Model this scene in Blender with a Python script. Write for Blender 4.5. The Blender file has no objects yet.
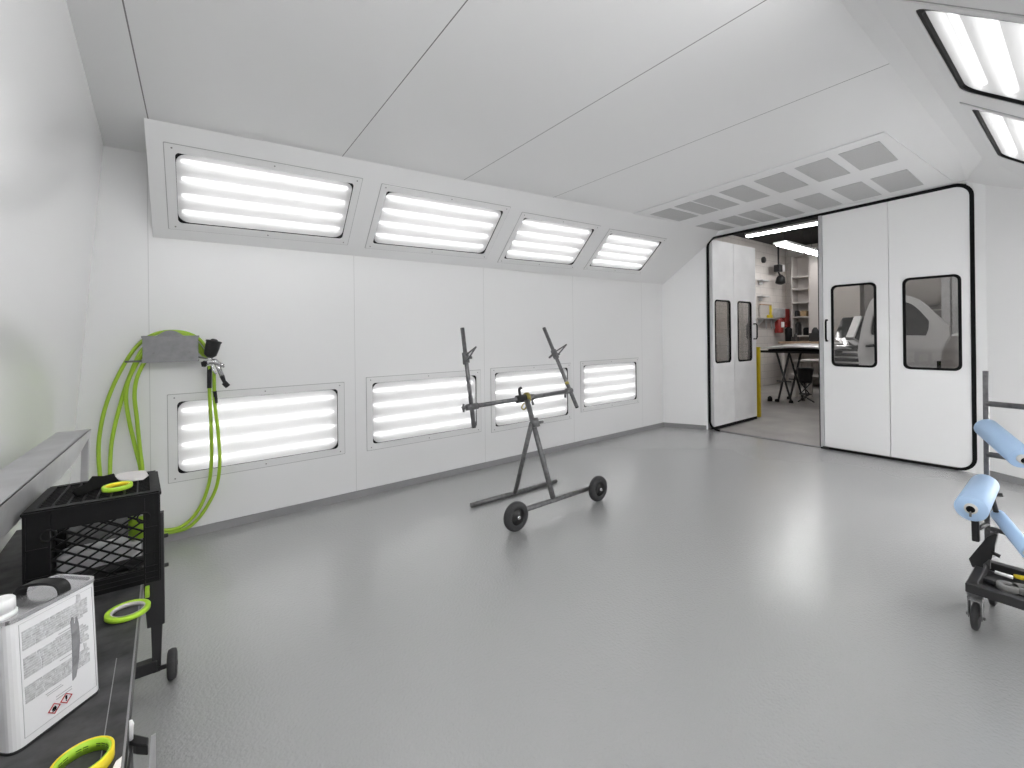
import bpy, bmesh, math, random
from mathutils import Vector as V, Matrix
from mathutils.geometry import tessellate_polygon
random.seed(7)
PI = math.pi
SC = bpy.context.scene
COL = SC.collection

# ------------------------------------------------------------------ camera (metres; X runs to the doors, Y to the lit wall)
FPX, HOR, ROLL, YAW, EYE = 436.0, 336.0, 0.012, 0.943, V((0, 0, 1.5))
FW = V((math.cos(YAW), math.sin(YAW), 0)); RT = V((math.sin(YAW), -math.cos(YAW), 0)); UP = V((0, 0, 1))
def on(x, y, n, d):
    """the point of the plane n.p = d that is seen at photo position x, y"""
    c, s = math.cos(ROLL), math.sin(ROLL); a, b = x - 512, y - HOR
    r = FW*FPX + RT*(c*a - s*b) - UP*(s*a + c*b); n = V(n)
    return EYE + r*((d - n.dot(EYE))/n.dot(r))
def atx(x, y, X): return on(x, y, (1, 0, 0), X)
def aty(x, y, Y): return on(x, y, (0, 1, 0), Y)
def atz(x, y, Z): return on(x, y, (0, 0, 1), Z)
LWN, LWD = V((-.0275, 1, 0)), 4.15
def lwall(x, y, off=0): return on(x, y, LWN, LWD - off)
def lwy(X): return LWD + .0275*X
def ceilz(X): return 2.88 + .031*X
CN = V((-.031, 0, 1))

cam = bpy.data.cameras.new('camera'); co = bpy.data.objects.new('camera', cam); COL.objects.link(co)
cam.sensor_width = 36; cam.lens = 36*FPX/1024; cam.shift_y = -(384 - HOR)/1024
cam.clip_start = .02
c, s = math.cos(ROLL), math.sin(ROLL)
right = RT*c - UP*s; up = UP*c + RT*s
# image axes: moving right in the picture is RT*c - UP*s, moving up is RT*s + UP*c
co.matrix_world = Matrix(((right.x, up.x, -FW.x, 0), (right.y, up.y, -FW.y, 0), (right.z, up.z, -FW.z, EYE.z), (0, 0, 0, 1)))
SC.camera = co

# ------------------------------------------------------------------ materials
def mat(name, col, rough=.5, metal=0, emit=0, spec=.5, bump=None, var=None, coat=0, scale=40):
    m = bpy.data.materials.new(name); m.use_nodes = True; nt = m.node_tree; N = nt.nodes; L = nt.links
    b = N['Principled BSDF']
    b.inputs['Base Color'].default_value = (*col, 1); b.inputs['Roughness'].default_value = rough
    b.inputs['Metallic'].default_value = metal; b.inputs['Specular IOR Level'].default_value = spec
    b.inputs['Coat Weight'].default_value = coat
    if emit:
        b.inputs['Emission Color'].default_value = (1, 1, 1, 1); b.inputs['Emission Strength'].default_value = emit
    if var or bump:
        tc = N.new('ShaderNodeNewGeometry'); nz = N.new('ShaderNodeTexNoise')
        nz.inputs['Scale'].default_value = scale; nz.inputs['Detail'].default_value = 5; L.new(tc.outputs['Position'], nz.inputs['Vector'])
    if var:
        r = N.new('ShaderNodeValToRGB'); r.color_ramp.elements[0].position = .3; r.color_ramp.elements[1].position = .7
        r.color_ramp.elements[0].color = (*[x*(1 - var) for x in col], 1); r.color_ramp.elements[1].color = (*[min(1, x*(1 + var)) for x in col], 1)
        L.new(nz.outputs['Fac'], r.inputs['Fac']); L.new(r.outputs['Color'], b.inputs['Base Color'])
    if bump:
        bp = N.new('ShaderNodeBump'); bp.inputs['Strength'].default_value = bump; bp.inputs['Distance'].default_value = .01
        L.new(nz.outputs['Fac'], bp.inputs['Height']); L.new(bp.outputs['Normal'], b.inputs['Normal'])
    return m

def seam_mat(name, col, rough, axis, seams, w=.004, line=(.25, .25, .25), spec=.5):
    """painted sheet-metal panels with caulked joints at the given world positions"""
    m = mat(name, col, rough, spec=spec); nt = m.node_tree; N = nt.nodes; L = nt.links; b = N['Principled BSDF']
    g = N.new('ShaderNodeNewGeometry'); sp = N.new('ShaderNodeSeparateXYZ'); L.new(g.outputs['Position'], sp.inputs[0])
    acc = None
    for x in seams:
        k = N.new('ShaderNodeMath'); k.operation = 'COMPARE'; k.inputs[1].default_value = x; k.inputs[2].default_value = w/2
        L.new(sp.outputs[axis], k.inputs[0])
        if acc is None: acc = k
        else:
            q = N.new('ShaderNodeMath'); q.operation = 'MAXIMUM'; L.new(acc.outputs[0], q.inputs[0]); L.new(k.outputs[0], q.inputs[1]); acc = q
    mx = N.new('ShaderNodeMix'); mx.data_type = 'RGBA'; mx.inputs[6].default_value = (*col, 1); mx.inputs[7].default_value = (*line, 1)
    L.new(acc.outputs[0], mx.inputs[0]); L.new(mx.outputs[2], b.inputs['Base Color'])
    return m

def glass_mat(name, tint, gloss=.08, rough=.02):
    m = bpy.data.materials.new(name); m.use_nodes = True; nt = m.node_tree; N = nt.nodes; L = nt.links
    N.remove(N['Principled BSDF'])
    t = N.new('ShaderNodeBsdfTransparent'); t.inputs[0].default_value = (*tint, 1)
    g = N.new('ShaderNodeBsdfGlossy'); g.inputs['Roughness'].default_value = rough; g.inputs[0].default_value = (1, 1, 1, 1)
    f = N.new('ShaderNodeLayerWeight'); f.inputs[0].default_value = .5
    pw = N.new('ShaderNodeMath'); pw.operation = 'POWER'; pw.inputs[1].default_value = 5; L.new(f.outputs['Facing'], pw.inputs[0])
    k = N.new('ShaderNodeMath'); k.operation = 'MULTIPLY_ADD'; k.inputs[1].default_value = .5 - gloss; k.inputs[2].default_value = gloss; L.new(pw.outputs[0], k.inputs[0])
    mx = N.new('ShaderNodeMixShader'); L.new(k.outputs[0], mx.inputs[0]); L.new(t.outputs[0], mx.inputs[1]); L.new(g.outputs[0], mx.inputs[2])
    L.new(mx.outputs[0], N['Material Output'].inputs[0])
    return m

def block_mat(name, col):
    m = mat(name, col, .7); nt = m.node_tree; N = nt.nodes; L = nt.links; b = N['Principled BSDF']
    g = N.new('ShaderNodeNewGeometry'); sp = N.new('ShaderNodeSeparateXYZ'); L.new(g.outputs['Position'], sp.inputs[0])
    ad = N.new('ShaderNodeMath'); ad.operation = 'ADD'; L.new(sp.outputs[0], ad.inputs[0]); L.new(sp.outputs[1], ad.inputs[1])
    cb = N.new('ShaderNodeCombineXYZ'); L.new(ad.outputs[0], cb.inputs[0]); L.new(sp.outputs[2], cb.inputs[1])
    br = N.new('ShaderNodeTexBrick'); br.inputs['Scale'].default_value = 1; br.inputs['Brick Width'].default_value = .4; br.inputs['Row Height'].default_value = .2
    br.inputs['Mortar Size'].default_value = .006; br.inputs['Color1'].default_value = (*col, 1); br.inputs['Color2'].default_value = (*[x*.95 for x in col], 1)
    br.inputs['Mortar'].default_value = (*[x*.72 for x in col], 1)
    L.new(cb.outputs[0], br.inputs['Vector']); L.new(br.outputs['Color'], b.inputs['Base Color'])
    return m

M = {}
WHITE = (.775, .775, .775)
M['wall_left'] = seam_mat('white_wall_panels', WHITE, .35, 0, [-.275, 1.21, 2.67, 4.11, 5.62], .005, (.60, .60, .60))
M['ceiling'] = seam_mat('white_ceiling_panels', (.74, .74, .74), .4, 0, [-.225, .935, 2.015, 3.11], .006, (.16, .16, .16))
M['white'] = mat('white_powder_coat', WHITE, .32)
M['soffit'] = mat('soffit_paint', (.76, .76, .76), .38)
M['wall_near'] = mat('glossy_white_wall', (.89, .89, .89), .15)
M['door'] = mat('white_door_paint', (.88, .88, .88), .3)
M['white_end'] = mat('bright_white_paint', (.88, .88, .88), .32)  # end-wall copy of the white, lightened to make up for weaker light
M['door_back'] = mat('galvanised_door_skin', (.86, .86, .865), .3, var=.05, scale=3)
M['edge'] = mat('door_edge_metal', (.55, .55, .56), .35, .3)
M['frame'] = mat('light_frame_paint', (.74, .74, .74), .35)
M['screw'] = mat('screw_steel', (.25, .25, .25), .4, .6)
M['black'] = mat('black_rubber', (.006, .006, .0065), .55, spec=.12)
M['reflector'] = mat('light_reflector', (.30, .30, .30), .5)
M['tube'] = mat('fluorescent_tube', (1, 1, 1), .3, emit=3.1)
M['tube_r'] = mat('bright_fluorescent_tube', (1, 1, 1), .3, emit=56)
for k_, e_ in enumerate((4, 4, 11, 74)): M['tube_w%d' % k_] = mat('wall_fluorescent_tube', (1, 1, 1), .3, emit=e_)  # unseen low wall tubes, each strength set to brighten the room
M['tube_s'] = mat('shop_fluorescent_tube', (1, 1, 1), .3, emit=30)
def frosted(name):
    m = bpy.data.materials.new(name); m.use_nodes = True; nt = m.node_tree; N = nt.nodes; L = nt.links
    N.remove(N['Principled BSDF'])
    t = N.new('ShaderNodeBsdfTransparent'); t.inputs[0].default_value = (.97, .97, .97, 1)
    d = N.new('ShaderNodeBsdfTranslucent'); d.inputs[0].default_value = (.93, .93, .93, 1)
    g = N.new('ShaderNodeBsdfGlossy'); g.inputs['Roughness'].default_value = .12
    a = N.new('ShaderNodeMixShader'); a.inputs[0].default_value = .48; L.new(t.outputs[0], a.inputs[1]); L.new(d.outputs[0], a.inputs[2])
    b = N.new('ShaderNodeMixShader'); b.inputs[0].default_value = .03; L.new(a.outputs[0], b.inputs[1]); L.new(g.outputs[0], b.inputs[2])
    L.new(b.outputs[0], N['Material Output'].inputs[0]); return m
M['lens'] = frosted('frosted_light_glass')
M['lens_clear'] = glass_mat('clear_light_glass', (.97, .97, .97), .04)
M['tube_v'] = mat('end_fluorescent_tube', (1, 1, 1), .3, emit=3.1)
M['shadow_gap'] = mat('frame_gap_sealer', (.40, .40, .40), .6)  # flat grey for the shade in the gap round light frames
M['window'] = glass_mat('door_window_glass', (.80, .79, .78), .05)
M['window_side'] = glass_mat('open_door_window_glass', (.74, .73, .72), .10)
M['filter'] = mat('exhaust_filter_mesh', (.48, .48, .48), .8, bump=.6, scale=260, var=.12)
M['cove'] = mat('grey_floor_paint_cove', (.27, .27, .275), .4)
M['galv'] = mat('galvanised_steel', (.46, .46, .465), .45, .35, var=.12, scale=9)
M['steel'] = mat('dark_tube_steel', (.165, .165, .168), .4, .5, var=.25, scale=30)
M['steel_d'] = mat('black_tube_steel', (.035, .035, .036), .45, .1, spec=.3)
M['tyre'] = mat('tyre_rubber', (.035, .035, .037), .65, bump=.2, scale=120)
M['hub'] = mat('wheel_hub', (.02, .02, .02), .4)
M['chrome'] = mat('bright_steel', (.55, .55, .56), .22, .9)
M['yellow'] = mat('yellow_paint', (.62, .48, .01), .5)
M['yellow_d'] = mat('worn_yellow_paint', (.30, .25, .06), .55, var=.3)
M['post'] = mat('yellow_post_paint', (.60, .44, .005), .45)
M['bench'] = mat('bench_rubber_top', (.050, .050, .051), .5, var=.6, scale=18, bump=.2, spec=.3)
M['bench_lip'] = mat('worn_steel_lip', (.30, .30, .305), .45, .5)
M['crate'] = mat('black_crate_plastic', (.010, .010, .0105), .45, spec=.18, bump=.1, scale=90)
M['cloth'] = mat('black_cloth', (.006, .006, .006), .95, spec=.1)
M['rag'] = mat('pale_rag', (.60, .58, .57), .9)
M['grey_tape'] = mat('grey_tape', (.22, .215, .21), .7)
M['lime'] = mat('lime_tape', (.36, .60, .035), .5)
M['lime_d'] = mat('lime_tape_print', (.08, .18, .01), .5)
M['tape_y'] = mat('yellow_tape', (.75, .60, .02), .45)
M['tape_core'] = mat('tape_core_card', (.60, .58, .55), .7)
M['hose'] = mat('lime_hose', (.32, .50, .03), .45)
M['can'] = mat('white_tin', (.80, .80, .81), .22, coat=.3)
M['can_grey'] = mat('can_print_light_grey', (.50, .50, .51), .4, var=.25, scale=160)
M['can_dark'] = mat('can_print_dark_grey', (.22, .22, .23), .4, var=.3, scale=60)
M['can_line'] = mat('can_print_line', (.42, .42, .43), .4)
M['tin'] = mat('tin_lid', (.62, .62, .63), .2, .85)
M['red'] = mat('red_print', (.45, .04, .05), .5)
M['cap'] = mat('white_plastic_cap', (.82, .82, .82), .35)
M['film'] = mat('blue_masking_roll', (.40, .56, .78), .5)
M['film_end'] = mat('blue_roll_end', (.34, .50, .72), .6)
M['box'] = mat('grey_hammered_box', (.235, .235, .24), .5, .1, var=.12, scale=25)
M['plastic_k'] = mat('black_gun_plastic', (.014, .014, .0145), .4, spec=.3)
M['concrete'] = mat('shop_concrete', (.30, .285, .27), .55, var=.14, scale=2.2)
M['block'] = block_mat('painted_block_wall', (.66, .62, .585))
M['dark'] = mat('shop_dark_ceiling', (.012, .011, .011), .8)
M['rollup'] = mat('shop_roller_door', (.20, .185, .175), .6)
M['cabinet'] = mat('shop_cabinet', (.52, .485, .46), .6)
M['wood'] = mat('bench_wood', (.36, .25, .17), .6, var=.2, scale=6)
M['redp'] = mat('red_enamel', (.30, .03, .025), .4)
M['silver'] = mat('silver_car_paint', (.62, .62, .62), .3, .1, coat=.5)
M['primer'] = mat('white_car_primer', (.74, .74, .745), .35, coat=.2)
M['carglass'] = mat('dark_car_glass', (.018, .018, .019), .06)
M['darkcar'] = mat('dark_grey_car_paint', (.06, .06, .062), .15, .3, coat=1)
M['chrome_b'] = mat('car_chrome', (.80, .80, .80), .08, 1)
M['brown'] = mat('brown_card', (.25, .17, .09), .7)

def floor_material():
    m = mat('grey_epoxy_floor', (.345, .345, .348), .3); nt = m.node_tree; N = nt.nodes; L = nt.links; b = N['Principled BSDF']
    g = N.new('ShaderNodeNewGeometry')
    n1 = N.new('ShaderNodeTexNoise'); n1.inputs['Scale'].default_value = 72; n1.inputs['Detail'].default_value = 3
    n2 = N.new('ShaderNodeTexNoise'); n2.inputs['Scale'].default_value = .9; n2.inputs['Detail'].default_value = 4
    for n in (n1, n2): L.new(g.outputs['Position'], n.inputs['Vector'])
    bp = N.new('ShaderNodeBump'); bp.inputs['Strength'].default_value = .8; bp.inputs['Distance'].default_value = .0048
    L.new(n1.outputs['Fac'], bp.inputs['Height']); L.new(bp.outputs['Normal'], b.inputs['Normal'])
    mr = N.new('ShaderNodeMapRange'); mr.inputs[3].default_value = .20; mr.inputs[4].default_value = .30; b.inputs['IOR'].default_value = 1.8; b.inputs['Specular IOR Level'].default_value = .75; b.inputs['Coat Weight'].default_value = .7; b.inputs['Coat Roughness'].default_value = .22
    L.new(n2.outputs['Fac'], mr.inputs[0]); L.new(mr.outputs[0], b.inputs['Roughness'])
    return m
M['floor'] = floor_material()

# ------------------------------------------------------------------ mesh builder
class MB:
    def __init__(s): s.v = []; s.f = []; s.sm = []; s.mi = []; s.cur = 0
    def add(s, vs, fs, smooth=False):
        o = len(s.v); s.v += [V(p) for p in vs]
        for k, f in enumerate(fs):
            s.f.append([o + i for i in f]); s.sm.append(smooth if isinstance(smooth, bool) else smooth[k]); s.mi.append(s.cur)
        return s
    def obox(s, o, u, v, w):
        """box from a corner o along the edge vectors u, v, w"""
        o, u, v, w = V(o), V(u), V(v), V(w)
        P = [o, o+u, o+u+v, o+v, o+w, o+u+w, o+u+v+w, o+v+w]
        return s.add(P, [(3, 2, 1, 0), (4, 5, 6, 7), (0, 1, 5, 4), (1, 2, 6, 5), (2, 3, 7, 6), (3, 0, 4, 7)])
    def box(s, a, b):
        a, b = V(a), V(b); d = b - a
        return s.obox(a, (d.x, 0, 0), (0, d.y, 0), (0, 0, d.z))
    def bar(s, p, q, w, h=None, upv=(0, 0, 1)):
        """rectangular bar between p and q"""
        h = h or w; p, q = V(p), V(q); d = (q - p); t = d.normalized(); u = V(upv)
        if abs(t.dot(u)) > .95: u = V((1, 0, 0))
        a = t.cross(u).normalized(); b = a.cross(t).normalized()
        return s.obox(p - a*w/2 - b*h/2, a*w, b*h, d)
    def tube(s, pts, r, n=10, caps=True):
        pts = [V(p) for p in pts]; k = len(pts); rs = r if isinstance(r, (list, tuple)) else [r]*k
        T = [(pts[min(i+1, k-1)] - pts[max(i-1, 0)]).normalized() for i in range(k)]
        a = T[0].orthogonal().normalized(); vs = []
        for i in range(k):
            a = (a - T[i]*a.dot(T[i])).normalized(); b = T[i].cross(a)
            vs += [pts[i] + (a*math.cos(2*PI*j/n) + b*math.sin(2*PI*j/n))*rs[i] for j in range(n)]
        fs = [(i*n + j, i*n + (j+1) % n, (i+1)*n + (j+1) % n, (i+1)*n + j) for i in range(k-1) for j in range(n)]
        sm = [True]*len(fs)
        if caps: fs += [tuple(range(n))[::-1], tuple(range((k-1)*n, k*n))]; sm += [False, False]
        return s.add(vs, fs, sm)
    def lathe(s, o, d, prof, n=24, smooth=True, closed=False):
        """profile of (distance along axis, radius) turned about the axis o, d"""
        o, d = V(o), V(d).normalized(); a = d.orthogonal().normalized(); b = d.cross(a); k = len(prof); vs = []
        for t, r in prof: vs += [o + d*t + (a*math.cos(2*PI*j/n) + b*math.sin(2*PI*j/n))*max(r, 1e-4) for j in range(n)]
        rng = k if closed else k - 1
        fs = [(i*n + j, i*n + (j+1) % n, ((i+1) % k)*n + (j+1) % n, ((i+1) % k)*n + j) for i in range(rng) for j in range(n)]
        sm = [smooth]*len(fs)
        if not closed: fs += [tuple(range(n))[::-1], tuple(range((k-1)*n, k*n))]; sm += [False, False]
        return s.add(vs, fs, sm)
    def plate(s, fr, outer, holes=(), c0=0, c1=.01):
        """flat plate with holes in the frame fr = (origin, u, v, n), from n-offset c0 to c1"""
        O, u, v, n = fr; loops = [list(outer)] + [list(h) for h in holes]
        flat = [p for l in loops for p in l]; k = len(flat)
        tris = tessellate_polygon([[V((p[0], p[1], 0)) for p in l] for l in loops])
        vs = [O + u*p[0] + v*p[1] + n*c0 for p in flat] + [O + u*p[0] + v*p[1] + n*c1 for p in flat]
        fs = []
        for t in tris:
            A, B, C = (flat[i] for i in t)
            if (B[0]-A[0])*(C[1]-A[1]) - (B[1]-A[1])*(C[0]-A[0]) < 0: t = (t[0], t[2], t[1])
            fs.append(tuple(i + k for i in t)); fs.append((t[2], t[1], t[0]))
        b = 0
        for l in loops:
            m = len(l); area = sum(l[i][0]*l[(i+1) % m][1] - l[(i+1) % m][0]*l[i][1] for i in range(m))
            for i in range(m):
                p, q = b + i, b + (i+1) % m
                f = (p, q, q + k, p + k)
                outerloop = (l is loops[0])
                if (area > 0) != outerloop: f = f[::-1]
                fs.append(f)
            b += m
        return s.add(vs, fs)
    def prism(s, poly, ext):
        poly = [V(p) for p in poly]; e = V(ext); k = len(poly)
        n = V((0, 0, 0))
        for i in range(k): n += (poly[i]).cross(poly[(i+1) % k])
        tris = None
        fs = [tuple(range(k))[::-1], tuple(range(k, 2*k))] if n.dot(e) > 0 else [tuple(range(k)), tuple(range(k, 2*k))[::-1]]
        for i in range(k):
            f = (i, (i+1) % k, (i+1) % k + k, i + k); fs.append(f if n.dot(e) > 0 else f[::-1])
        return s.add(poly + [p + e for p in poly], fs)
    def build(s, name, m, parent=None, loc=None, bevel=0, seg=2):
        me = bpy.data.meshes.new(name)
        if parent is not None: org = ORG[parent.name]
        else: org = V(loc) if loc is not None else V((0, 0, 0))
        me.from_pydata([tuple(p - org) for p in s.v], [], s.f)
        for p, q, i in zip(me.polygons, s.sm, s.mi): p.use_smooth = q; p.material_index = i
        for x in (m if isinstance(m, (list, tuple)) else [m]): me.materials.append(M[x] if isinstance(x, str) else x)
        bm = bmesh.new(); bm.from_mesh(me)
        if bevel:
            bmesh.ops.remove_doubles(bm, verts=bm.verts, dist=1e-5)
            es = [e for e in bm.edges if len(e.link_faces) == 2 and e.calc_face_angle(0) > .6]
            bmesh.ops.bevel(bm, geom=es, offset=bevel, segments=seg, affect='EDGES', profile=.5, clamp_overlap=True)
        bmesh.ops.recalc_face_normals(bm, faces=bm.faces)
        bm.to_mesh(me); bm.free()
        o = bpy.data.objects.new(name, me); COL.objects.link(o)
        if parent is not None: o.parent = parent
        else: o.location = org
        ORG[o.name] = org
        return o
ORG = {}
def thing(name, label, cat, loc, group=None, kind=None):
    o = bpy.data.objects.new(name, None); COL.objects.link(o); o.location = loc; ORG[o.name] = V(loc); o.empty_display_size = .05
    return tag(o, label, cat, group, kind)
def tag(o, label=None, cat=None, group=None, kind=None):
    if label: o['label'] = label
    if cat: o['category'] = cat
    if group: o['group'] = group
    if kind: o['kind'] = kind
    return o
def struct(o, label=None): return tag(o, label, None, None, 'structure')
def rrect(x0, y0, x1, y1, r, n=5):
    P = []
    for cx, cy, a in ((x1-r, y0+r, -PI/2), (x1-r, y1-r, 0), (x0+r, y1-r, PI/2), (x0+r, y0+r, PI)):
        P += [(cx + r*math.cos(a + PI/2*i/n), cy + r*math.sin(a + PI/2*i/n)) for i in range(n+1)]
    return P
def curve(pts, n=8):
    """smooth curve through the points"""
    P = [V(p) for p in pts]; out = []
    for i in range(len(P)-1):
        a, b, c_, d = P[max(i-1, 0)], P[i], P[i+1], P[min(i+2, len(P)-1)]
        for j in range(n):
            t = j/n; out.append(.5*((2*b) + (c_-a)*t + (2*a-5*b+4*c_-d)*t*t + (3*b-a-3*c_+d)*t**3))
    return out + [P[-1]]
X3, Y3, Z3 = V((1, 0, 0)), V((0, 1, 0)), V((0, 0, 1))

# ------------------------------------------------------------------ room shell
XN = V((-.995, -.059, .08)); XD = .490                      # leaning near wall
def nearx(y, z): return (XD - XN.y*y - XN.z*z)/XN.x
RY = -.30                                                    # wall beside the camera
WL, WR = V((6.475, 3.598, 0)), V((6.605, .987, 0))           # door wall line
DU = (WL - WR).normalized(); DN = V((-DU.y, DU.x, 0)); DN = DN if DN.x < 0 else -DN   # DN points into the booth
ddist = DN.dot(WL)
def dwall(x, y, off=0): return on(x, y, DN, ddist + off)
CL = V((6.17, lwy(6.17), 0))                                  # corner of lit wall and door wall
JL, JR = WR + DU*2.745, WR - DU*.128                          # the jambs of the big opening
CR = V((6.05, RY, 0))
b = MB().prism([(-.8, -.4, 0), (CR.x, -.4, 0), (JR.x, JR.y, 0), (JL.x, JL.y, 0), (CL.x, CL.y + .05, 0), (-.8, 4.2, 0)], (0, 0, -.1))
struct(b.build('floor', 'floor'), 'glossy grey epoxy floor of the spray booth')
E2 = MB()
cy0, cy1 = 3.47, .66
E2.prism([(-.8, -.4, ceilz(-.8)), (6.75, -.4, ceilz(6.75)), (6.75, 4.5, ceilz(6.75)), (-.8, 4.5, ceilz(-.8))], (0, 0, .06))
struct(E2.build('ceiling', 'ceiling'), 'white panelled booth ceiling with dark joint lines')

# lit wall with openings for the lower light boxes
LU = (CL - V((-.8, lwy(-.8), 0))).normalized(); LNI = V((LU.y, -LU.x, 0)); LO = V((0, lwy(0), 0))
lw_fr = (LO, LU, Z3, LNI)
lower = [((177.5, 401.8), (338, 388.8), (338, 449.8), (177.5, 472.5)), ((372.5, 384), (476, 374.4), (477, 427.5), (372.5, 443.5)),
         ((495, 373), (568, 367.5), (568, 415.3), (495, 426.3)), ((583.5, 366), (636.5, 361.3), (636.5, 399.3), (583.5, 407.3))]
def loc2(fr, p): d = p - fr[0]; return (d.dot(fr[1]), d.dot(fr[2]))
LB = []
for q in lower:
    P = [loc2(lw_fr, lwall(*p)) for p in q]
    LB.append(((P[0][0]+P[3][0])/2, (P[2][1]+P[3][1])/2, (P[1][0]+P[2][0])/2, (P[0][1]+P[1][1])/2))
e = loc2(lw_fr, CL)[0]
outer = [(-.8, 0), (e, 0), (e, ceilz(6.2)), (-.8, ceilz(-.8))]
struct(MB().plate(lw_fr, outer, [rrect(*r, .03) for r in LB], -.05, 0).build('wall_left', 'wall_left'), 'long white booth wall with four low light boxes')

# sloped light panel on the left (soffit)
def wcrease(X): return V((X, lwy(X), 2.262 + .0108*X))
def ccrease(X): return V((X, cy0 + (.03 if X < 0 else 0) , ceilz(X)))
A0, B0, A1, B1 = wcrease(-.245), ccrease(-.245), wcrease(6.5), ccrease(6.5)
pu = ((A1 - A0).normalized() + (B1 - B0).normalized()).normalized(); pn = pu.cross(B0 - A0).normalized(); pn = pn if pn.y < 0 else -pn
pv = pn.cross(pu).normalized(); pv = pv if pv.z > 0 else -pv
lp_fr = (A0, pu, pv, pn)
upper = [((175.5, 151.5), (354, 184), (342, 239.5), (177.5, 222)), ((382.5, 191.5), (500, 209), (488, 254.8), (376, 243.5)),
         ((523.5, 217.5), (595, 229), (572, 266), (504.5, 257.5)), ((610.5, 233.8), (662.5, 241.3), (640, 271.3), (588.5, 265.5))]
UB = []
for q in upper:
    P = [loc2(lp_fr, on(*p, pn, pn.dot(A0))) for p in q]
    UB.append(((P[0][0]+P[3][0])/2, (P[2][1]+P[3][1])/2, (P[1][0]+P[2][0])/2, (P[0][1]+P[1][1])/2))
outer = [loc2(lp_fr, p) for p in (A0, A1, B1 + pv*.02, B0 + pv*.02)]
sf = MB().plate(lp_fr, outer, [rrect(*r, .03) for r in UB], -.03, 0)
sf.prism([A0 + V((.001, -.002, 0)), B0 + V((.001, 0, .01)), V((-.244, lwy(-.24), ceilz(-.24)))], (.02, 0, 0))
struct(sf.build('trim_1', 'soffit'), 'sloped white light panel above the long wall')

# sloped panel on the camera's side
ang = math.radians(38.5)
S0 = V((2.367, .594, 2.923)); ru = V((3.034, .068, .094)).normalized()
rv = V((0, -math.cos(ang), -math.sin(ang))); rv = (rv - ru*rv.dot(ru)).normalized(); rn = ru.cross(rv).normalized(); rn = rn if rn.z < 0 else -rn
rp_fr = (S0, ru, rv, rn); rd = rn.dot(S0)
RB = []
for q in [((921, 8), (958, 90), (1024, 19), (1024, 103.5)), ((975, 107.5), (996, 155), (1024, 121), (1024, 163.5))]:
    P = [loc2(rp_fr, on(*p, rn, rd)) for p in q]
    RB.append(((P[0][0]+P[2][0])/2, P[0][1], (P[1][0]+P[3][0])/2, (P[0][1]+P[1][1])/2 + .58))
    RB[-1] = (RB[-1][0], (P[0][1]+P[1][1])/2, RB[-1][2], RB[-1][3])
w0 = RB[0][2] - RB[0][0]
RB = [(RB[0][0]-2.86, RB[0][1], RB[0][0]-2.86+w0, RB[0][3]), (RB[0][0]-1.43, RB[0][1], RB[0][0]-1.43+w0, RB[0][3])] + RB
vend = .594 + .30
vend = vend/math.cos(ang) + .02
sr = MB().plate(rp_fr, [(-3.0, 0), (3.28, 0), (4.2, vend*.55), (4.2, vend), (-3.0, vend)], [rrect(*r, .05) for r in RB], -.03, 0)
struct(sr.build('trim_2', 'soffit'), 'sloped white light panel at the right with two light boxes in view')
# narrow bevel strip between ceiling and the right panel
bs = MB()
P0, P1 = S0 - ru*3.0, S0 + ru*3.28
Q0, Q1 = V((P0.x, .688 - .083*.9, ceilz(P0.x))), V((5.281, .771, ceilz(5.281)))
bs.prism([P0, P1, Q1, Q0], (0, 0, .02))
G1 = S0 + ru*4.2 + rv*vend*.55
bs.prism([P1, Q1, V((6.62, .90, ceilz(6.6) - .005)), G1], (0, 0, .02))
struct(bs.build('trim_3', 'soffit'), 'narrow white bevel along the ceiling edge')

# other walls
struct(MB().prism([V((nearx(-.35, 0), -.35, 0)), V((nearx(4.3, 0), 4.3, 0)), V((nearx(4.3, 3), 4.3, 3.0)), V((nearx(-.35, 3), -.35, 3.0))], (-.06, 0, 0)).build('wall_back', 'wall_near'), 'glossy white leaning wall behind the bench')
rw_fr = (V((0, RY, 0)), -X3, Z3, Y3)
WB = [(-x - 1.175, .47, -x, 1.05) for x in (-.1, 1.36, 2.79, 4.24)]
struct(MB().plate(rw_fr, [(-6.3, 0), (.8, 0), (.8, 3.1), (-6.3, 3.1)], [rrect(*r, .03) for r in WB], -.06, 0).build('wall_right', 'white'), 'white wall on the camera side')
wl = MB().prism([CL, JL, JL + Z3*3.10, CL + Z3*3.10], (.06, .02, 0))
struct(wl.build('wall_far', 'white_end'), 'narrow white wall between the lit wall and the doors')
wr = MB().prism([JR, JR + V((-.02, -.10, 0)), JR + V((-.02, -.10, 3.10)), JR + Z3*3.10], (.05, 0, 0))
wr.prism([JR + V((-.02, -.10, 0)), CR, CR + Z3*3.10, JR + V((-.02, -.10, 3.10))], (.06, .0, 0))
struct(wr.build('wall_far_right', 'white_end'), 'angled white wall right of the doors')
# header above the opening
def ztop(y): return 2.992 + (3.70 - y)*.0285
hd = MB().prism([JL + Z3*(ztop(JL.y) - .004), JR + Z3*(ztop(JR.y) - .004), JR + Z3*3.12, JL + Z3*3.12], -DN*.06)
struct(hd.build('trim_4', 'white'), 'thin white header over the doors')
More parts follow.
